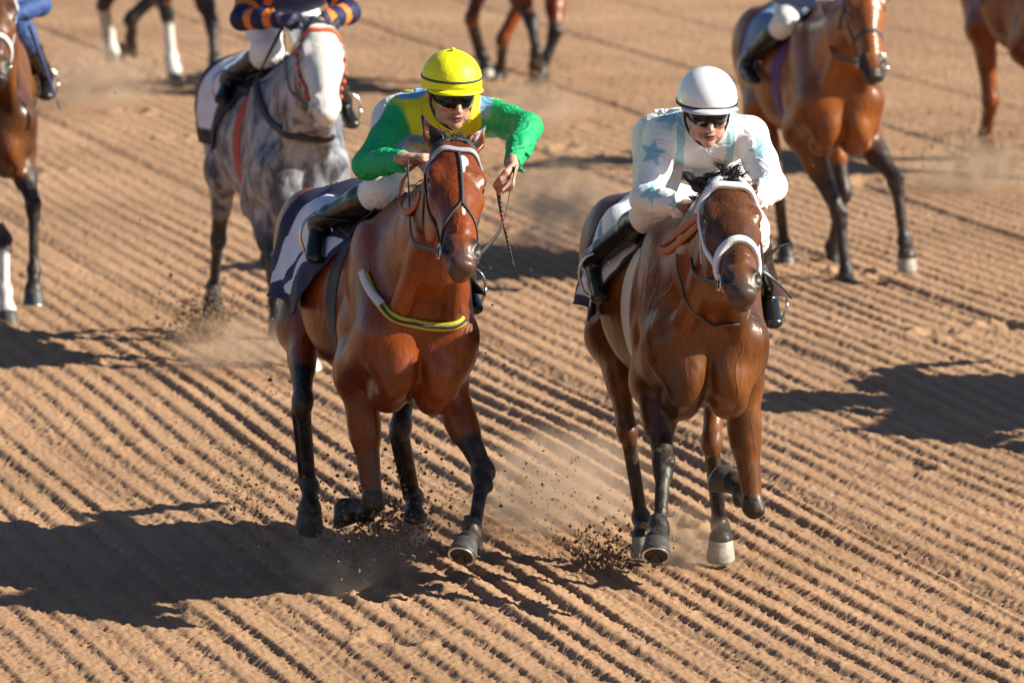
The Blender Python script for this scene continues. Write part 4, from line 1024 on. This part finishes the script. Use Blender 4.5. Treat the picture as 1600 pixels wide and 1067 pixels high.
# horse B
fr = B_['fr']
def clothB(f, th, a, b):
    t = abs(th) * 57.3
    if a < .03 or a > .96 or t > 97: return (.012, .012, .03)
    if in_poly(a, t, [(.05, 44), (.25, 44), (.55, 90), (.30, 96)]): return (.10, .25, .36)
    return (.62, .62, .72)
cloth(B_, 'saddle_cloth', lambda th: -.80 + .02 * abs(th), lambda th: -.04 - .16 * abs(th), R(-106), R(92), clothB, .012, lambda a, th: (.05 if th < 0 else .16) * max(0, abs(th) - 1.1) * (1 + .5 * math.sin(a * 6 + 1)))
saddle(B_)
girth(B_, -.14, (.6, .6, .62))
rb = bridle(B_, (.74, .72, .76), (.70, .68, .74), dict(nose='band', w=.026, bw=.026, bth=.009, nw=.030, th=.005))
def paintB(V, C, J):
    bl = (.34, .58, .68)
    X, Zx = (1, 0, 0), (0, 0, 1)
    Y0 = fr.P(0, 0, 0).y
    paint(V, C, at(1020, 240, Y0 - .08), X, Zx, star_poly(.052, .2), bl, .14)
    paint(V, C, at(1016, 300, Y0 - .15), X, Zx, star_poly(.045, .5), bl, .12)
    paint(V, C, at(1055, 322, Y0 - .35), X, Zx, star_poly(.03, .9), bl, .1)
    paint(V, C, at(1048, 185, Y0 - .05), X, Zx, star_poly(.055, .6), bl, .2)
    paint(V, C, at(1190, 235, Y0 - .1), X, Zx, star_poly(.050, .9), bl, .15)
    paint(V, C, at(1196, 285, Y0 - .15), X, Zx, star_poly(.040, .1), bl, .15)
    paint(V, C, at(1160, 175, Y0 - .05), X, Zx, star_poly(.045, .3), bl, .2)
    for x in (1062, 1140): paint(V, C, at(x, 230, Y0 - .05), X, Zx, [(-.016, -.12), (.012, -.12), (.022, .08), (-.006, .10)], bl, .15)
JB = jockey(B_, dict(label='jockey in white helmet and white silks with pale blue stars on the dark bay horse', group=G2, res=.0042, seed=8,
    pelvis=fr.P(-.36, 0, 1.78), sho=[at(1036, 212, fr.P(-.06, 0, 0).y), at(1170, 212, fr.P(-.06, 0, 0).y)],
    head=at(1104, 172, fr.P(.10, 0, 0).y), hf=fr.d(.96, 0, -.28),
    arms=[((1008, 312, 1), (1072, 322, 1)), ((1206, 292, 1), (1176, 316, 1))],
    hands=[(fr.d(.55, .8, .0), fr.d(.1, .1, -1)), (fr.d(.6, -.75, -.1), fr.d(0, -.1, -1))], handcol=(.22, .11, .09),
    torso=(.80, .80, .84), sleeve=(.82, .82, .86), helmet=(.82, .82, .86), peak=(.6, .6, .64), rim=(.02, .025, .04), painter=paintB,
    legs=[(at(1052, 352, fr.P(-.06, 0, 0).y), at(975, 425, fr.P(-.36, 0, 0).y), at(962, 458, fr.P(-.22, 0, 0).y)), (fr.P(-.10, .22, 1.47), fr.P(-.46, .30, 1.20), fr.P(-.32, .33, 1.12))]))
# horse C
fr = C_['fr']
cloth(C_, 'saddle_cloth', lambda th: -.90, lambda th: -.10 - .16 * abs(th), R(-104), R(98), lambda f, th, a, b: (.02, .02, .03) if a < .07 or a > .62 or abs(th) > 1.56 else (.72, .70, .80), nf=30, nt_=60)
saddle(C_); girth(C_, -.14, (.45, .05, .03))
rc = bridle(C_, (.60, .10, .04), (.03, .03, .04), dict(nose=None, beads=(.65, .10, .04), w=.018))
def paintC(V, C, J):
    Y0 = J['smid'].y
    for i in (0, 1):
        s, (e, w_) = J['sho'][i], J['arms'][i]
        for a, b in ((s, e), (e, w_)):
            for t in (.3, .75):
                c = a + (b - a) * t; ax = np.array((b - a).normalized()); d = V - np.array(c); m = (np.abs(d @ ax) < .022) & (np.linalg.norm(d, axis=1) < .10); C[m] = (.75, .20, .03)
JC = jockey(C_, dict(label='jockey in navy and orange silks with white breeches on the grey horse', group=G2, res=.009, seed=3, shift=(0, -.02, .0),
    torso=(.03, .04, .12), sleeve=(.015, .02, .07), helmet=(.75, .20, .03), rim=(.02, .02, .03), painter=paintC,
    legs=[(at(420, 82, fr.P(-.05, 0, 0).y), at(362, 130, fr.P(-.34, 0, 0).y), at(346, 150, fr.P(-.20, 0, 0).y)), (fr.P(-.05, .17, 1.55), fr.P(-.34, .30, 1.36), fr.P(-.22, .33, 1.28))],
    pelvis=fr.P(-.40, 0, 1.82), sho=[at(400, -22, fr.P(-.06, 0, 0).y), at(520, -22, fr.P(-.06, 0, 0).y)], handcol=(.02, .025, .07),
    arms=[((378, 30, 1), (440, 30, 1)), ((545, 20, 1), (500, 35, 1))]))
# horse D
fr = D_['fr']
cloth(D_, 'saddle_cloth', lambda th: -.78, lambda th: -.08 - .20 * abs(th), R(-100), R(100), lambda f, th, a, b: (.03, .035, .10) if a < .05 or abs(th) > 1.65 else ((.16, .26, .42) if a < .45 else (.50, .50, .68)), nf=30, nt_=60)
saddle(D_); girth(D_, -.16, (.10, .04, .18))
rd = bridle(D_, (.05, .05, .08), (.05, .05, .07), dict(nose='dark', w=.018))
JD = jockey(D_, dict(label='jockey on the light bay horse at right with only one booted leg in the picture', group=G2, res=.010, torso=(.12, .2, .4), sleeve=(.12, .2, .4), helmet=(.1, .1, .3)))
# horse E
cloth(E_, 'saddle_cloth', lambda th: -.74, lambda th: -.08 - .20 * abs(th), R(-98), R(98), lambda f, th, a, b: (.10, .16, .34) if a < .08 or abs(th) > 1.5 else (.60, .60, .68), nf=30, nt_=60)
re_ = bridle(E_, (.7, .7, .72), (.5, .5, .55), dict(nose='band', bth=.008))
JE = jockey(E_, dict(label='jockey in blue silks on the dark brown horse at the left edge', group=G2, res=.010, torso=(.03, .07, .22), sleeve=(.03, .07, .22), helmet=(.5, .5, .55), breech=(.05, .09, .25)))
cloth(H_h, 'saddle_cloth', lambda th: -.74, lambda th: -.08 - .20 * abs(th), R(-98), R(98), lambda f, th, a, b: (.10, .16, .34) if a > .6 or abs(th) > 1.5 else (.60, .60, .68), nf=30, nt_=60)

# ---- breast straps
def chest_strap(h, px, w, col, name='breast_strap', off=.003, extra=(), th=.004, th2=None):
    mb = MB(); P_ = [pick(h, *p) for p in px]; P_ = [p for p in P_ if p is not None]
    strap(mb, P_, h['bvh'], w, th, off, 6, False, col)
    return mb.build(name, WEB, h['root'], colored=True)
pa = [(572, 428), (582, 455), (598, 480), (622, 497), (652, 506), (690, 510), (722, 500), (742, 482), (748, 462)]
bs = chest_strap(A, pa, .034, (.42, .38, .03), th=.006)
chest_strap(A, pa, .010, (.03, .03, .03), 'strap_stripe', .0165, th=.002)
chest_strap(A, [(570, 425), (575, 442), (586, 463), (600, 480)], .030, (.55, .55, .58), 'strap_sleeve', .011, th=.006)
chest_strap(B_, [(1062, 398), (1064, 432), (1074, 470), (1092, 496), (1118, 510), (1146, 504), (1168, 486)], .011, (.10, .07, .06), th=.005)
chest_strap(C_, [(402, 130), (410, 165), (428, 195), (455, 212), (490, 217), (520, 212), (548, 195)], .035, (.02, .02, .03), th=.006)
# ---- reins
OR = (.42, .10, .035)
def reins(h, J, rings, cols, sag=(.10, .10), w=.018):
    for i in (0, 1):
        a = J['hands'][i] + (h['fr'].F * .05); b = rings[i]; m = (a + b) / 2 - Z3 * sag[i] - h['fr'].F * .05 + h['fr'].L * (.03 if i else -.03)
        rein(h, [a, a * .75 + m * .25 - Z3 * .01, m, m * .4 + b * .6 - Z3 * .01, b], cols[i], w)
reins(A, JA, ra, ((.04, .03, .03), (.03, .03, .04)), (.12, .06)); reins(B_, JB, rb, ((.06, .04, .035), (.05, .04, .04)), (.10, .06))
reins(C_, JC, rc, ((.04, .04, .05),) * 2); reins(D_, JD, rd, ((.04, .04, .05),) * 2)
def loop_on(h, px, hy, w, lift=.03):
    out = []
    for (x, y) in px:
        q = pick(h, x, y); d = ray(x, y)
        out.append(q - d * lift if q is not None and abs(q.y - hy) < .5 else at(x, y, hy))
    return rein(h, out, OR, w, 'rein_loop', .006)
loop_on(A, [(657, 252), (640, 266), (627, 290), (624, 315), (632, 332), (648, 322), (656, 300)], JA['hands'][0].y, .024)
loop_on(B_, [(1090, 340), (1066, 358), (1042, 378), (1030, 390), (1046, 390), (1066, 374), (1090, 352)], JB['hands'][0].y, .026)
# ---- whips
BK = (.02, .02, .025)
ya = JA['hands'][1].y
crop('riding_crop', 'black and red riding crop hanging from the hand of the yellow-capped jockey', at(776, 285, ya), at(800, 405, ya - .02), Vector((-.005, 0, 0)), [BK, BK, (.30, .03, .03), BK, BK])
yb = B_['fr'].P(.1, 0, 0).y
crop('riding_crop', 'thin black riding crop sticking out beside the white bridle', at(1196, 405, yb), at(1238, 380, yb), Vector((.0, 0, .015)), [BK], .005, False)
yc = JC['hands'][0].y
crop('riding_crop', 'thin dark riding crop held over the shoulder of the grey horse', at(442, 42, yc - .03), at(398, 128, yc - .03), Vector((0, 0, 0)), [BK], .006, False)
ye = E_['fr'].P(.1, 0, 0).y
crop('riding_crop', 'blue riding crop beside the dark brown horse at the left edge', at(46, 40, ye - .25), at(86, 150, ye - .3), Vector((0, 0, 0)), [(.03, .05, .16)], .008, True)
# ---- riders of the horses cut by the frame, and a ninth runner just outside it whose shadow falls on the track
for o in list(sc.objects):
    if o.get('category') == 'whip': o['group'] = 'riding crops of the jockeys'
def send(J, src, dst, label):
    c = copy_tree(J['root'], dst['fr'].O - src['fr'].O); c['label'] = label; return c
send(JE, E_, F_h, 'jockey of the horse with two white socks, above the top left of the frame')
send(JE, E_, G_h, 'jockey of the horse at top centre, above the frame')
send(JE, E_, H_h, 'jockey in blue on the brown horse at the top right edge')
dl = Vector((3.35, 4.5, 0))
c = copy_tree(B_['root'], dl); c['label'] = 'runner outside the right of the frame whose shadow crosses the track'
c = copy_tree(JB['root'], dl); c['label'] = 'jockey outside the right of the frame'
# ------------------------------------------------------------------ flying dirt and dust
CLOD = bpy.data.materials.new('dirt_clod'); CLOD.use_nodes = True
CLOD.node_tree.nodes['Principled BSDF'].inputs['Base Color'].default_value = (.20, .115, .065, 1); CLOD.node_tree.nodes['Principled BSDF'].inputs['Roughness'].default_value = 1
def clods(name, label, cen, spread, n, seed, rmin=.002, rmax=.007, vel=(0, .4, .5)):
    r = random.Random(seed); V = []; Fc = []; cen = Vector(cen)
    ico = [Vector(v).normalized() for v in ((0, 0, 1), (0, 0, -1), (1, 0, 0), (-1, 0, 0), (0, 1, 0), (0, -1, 0))]
    fi = [(0, 2, 4), (0, 4, 3), (0, 3, 5), (0, 5, 2), (1, 4, 2), (1, 3, 4), (1, 5, 3), (1, 2, 5)]
    for i in range(n):
        t = r.random() ** 1.5; g = Vector((r.gauss(0, 1) * spread[0], r.gauss(0, 1) * spread[1], abs(r.gauss(0, 1)) * spread[2])) * (.3 + t)
        p = cen + g + Vector(vel) * t * r.uniform(.2, 1); p.z = max(p.z, .01)
        s = rmin + (rmax - rmin) * r.random() ** 4; b = len(V)
        for v in ico: V.append(tuple(p + Vector((v.x * r.uniform(.6, 1.4), v.y * r.uniform(.6, 1.4), v.z * r.uniform(.6, 1.4))) * s))
        Fc += [tuple(b + k for k in f) for f in fi]
    o = mesh_obj(name, V, Fc, CLOD, None, smooth=False); tag(o, label, 'dirt', kind='stuff'); return o
def gpt(px, py, h=.0): return at_h(px, py, h)
def dust(label, cen, rad, dens, seed, col=(.97, .66, .47)):
    """a puff: a closed rounded body of thin, uneven dust"""
    cen = Vector(cen); mb = MB(); mb.ball((0, 0, 0), ((1, 0, 0), (0, 1, 0), (0, 0, 1)), rad, nu=24, nv=14)
    m = bpy.data.materials.new('dust_puff'); m.use_nodes = True; t = m.node_tree; t.nodes.clear(); N = t.nodes.new; L = t.links.new
    o_ = N('ShaderNodeOutputMaterial'); pv = N('ShaderNodeVolumePrincipled'); pv.inputs['Color'].default_value = (*col, 1); pv.inputs['Anisotropy'].default_value = .1
    tc = N('ShaderNodeTexCoord'); mp = N('ShaderNodeMapping'); mp.inputs['Scale'].default_value = tuple(1 / r for r in rad); L(tc.outputs['Object'], mp.inputs[0])
    ln = N('ShaderNodeVectorMath'); ln.operation = 'LENGTH'; L(mp.outputs[0], ln.inputs[0])
    mr = N('ShaderNodeMapRange'); mr.interpolation_type = 'SMOOTHSTEP'; mr.inputs[1].default_value = 1; mr.inputs[2].default_value = .1; mr.inputs[3].default_value = 0; mr.inputs[4].default_value = 1; L(ln.outputs['Value'], mr.inputs[0])
    mp2 = N('ShaderNodeMapping'); mp2.inputs['Location'].default_value = (seed * 3.1, seed, 0); L(tc.outputs['Object'], mp2.inputs[0])
    nz = N('ShaderNodeTexNoise'); nz.inputs['Scale'].default_value = 7.5; nz.inputs['Detail'].default_value = 4; nz.inputs['Roughness'].default_value = .6; L(mp2.outputs[0], nz.inputs['Vector'])
    mr2 = N('ShaderNodeMapRange'); mr2.inputs[1].default_value = .44; mr2.inputs[2].default_value = .70; L(nz.outputs[0], mr2.inputs[0])
    mu = N('ShaderNodeMath'); mu.operation = 'MULTIPLY'; L(mr.outputs[0], mu.inputs[0]); L(mr2.outputs[0], mu.inputs[1])
    mu2 = N('ShaderNodeMath'); mu2.operation = 'MULTIPLY'; L(mu.outputs[0], mu2.inputs[0]); mu2.inputs[1].default_value = dens; L(mu2.outputs[0], pv.inputs['Density'])
    L(pv.outputs[0], o_.inputs['Volume']); m.cycles.volume_step_rate = 1.0
    o = mb.build('dust_cloud', m); o.location = cen; tag(o, label, 'dust', kind='stuff'); return o
def place(px, py, h): return at_h(px, py, h)
clods('flying_dirt', 'spray of dark dirt clods under the bright bay horse', place(585, 885, .04), (.15, .35, .11), 4200, 1, .0012, .010, (.02, .6, .22))
clods('flying_dirt', 'dark dirt crumbs flying behind the left legs of the bright bay horse', place(395, 800, .05), (.16, .5, .12), 900, 2, .002, .007, (0, .6, .3))
clods('flying_dirt', 'dirt kicked up behind the left hind hoof of the dark bay horse', place(950, 885, .01), (.13, .30, .06), 1500, 3, .0012, .010, (-.08, .5, .14))
clods('flying_dirt', 'loose dirt crumbs in the air between the two leading horses', place(860, 800, .1), (.18, .6, .2), 900, 4, .0012, .006, (-.1, .8, .4))
clods('flying_dirt', 'dark dirt burst below the hind hoof of the grey horse', place(318, 530, .02), (.09, .2, .09), 2400, 5, .0015, .012, (0, .2, .08))
clods('flying_dirt', 'dirt burst at the hoof of the horse at the top right edge', place(1545, 268, .03), (.20, .4, .08), 2600, 6, .003, .013, (0, .2, .12))
clods('flying_dirt', 'dirt thrown up under the horse with white socks', place(150, 140, .03), (.2, .4, .09), 1600, 7, .004, .014, (0, .3, .1))
clods('flying_dirt', 'dirt thrown up under the horse at top centre', place(830, 172, .03), (.15, .4, .10), 1400, 8, .004, .014, (0, .3, .1))
clods('flying_dirt', 'scattered dirt specks drifting over the whole field', place(760, 480, .4), (1.3, 2.6, .6), 230, 9, .002, .006, (0, 0, 0))
dust('pale dust rising under the bright bay horse', place(560, 885, .06), (.34, .5, .16), 12.9, 1)
dust('pale dust hanging between the legs of the two leading horses', place(880, 760, .16), (.42, .9, .26), 9.8, 2)
dust('pale dust at the front hooves of the dark bay horse', place(1075, 850, .08), (.20, .35, .18), 10.5, 3)
dust('dust behind the grey horse near its hind hoof', place(370, 540, .12), (.40, .6, .18), 7.5, 4)
dust('soft dust in the gap beyond the two leading horses', place(880, 330, .2), (.45, 1.2, .35), 6.1, 5)
dust('dust round the hoof of the horse at the top right edge', place(1530, 270, .1), (.55, .7, .26), 6.1, 6)
dust('dust under the horse with white socks at top left', place(150, 130, .15), (.6, 1.2, .3), 4.2, 7)
dust('dust under the horse at top centre', place(830, 170, .1), (.5, 1., .25), 4.2, 8)
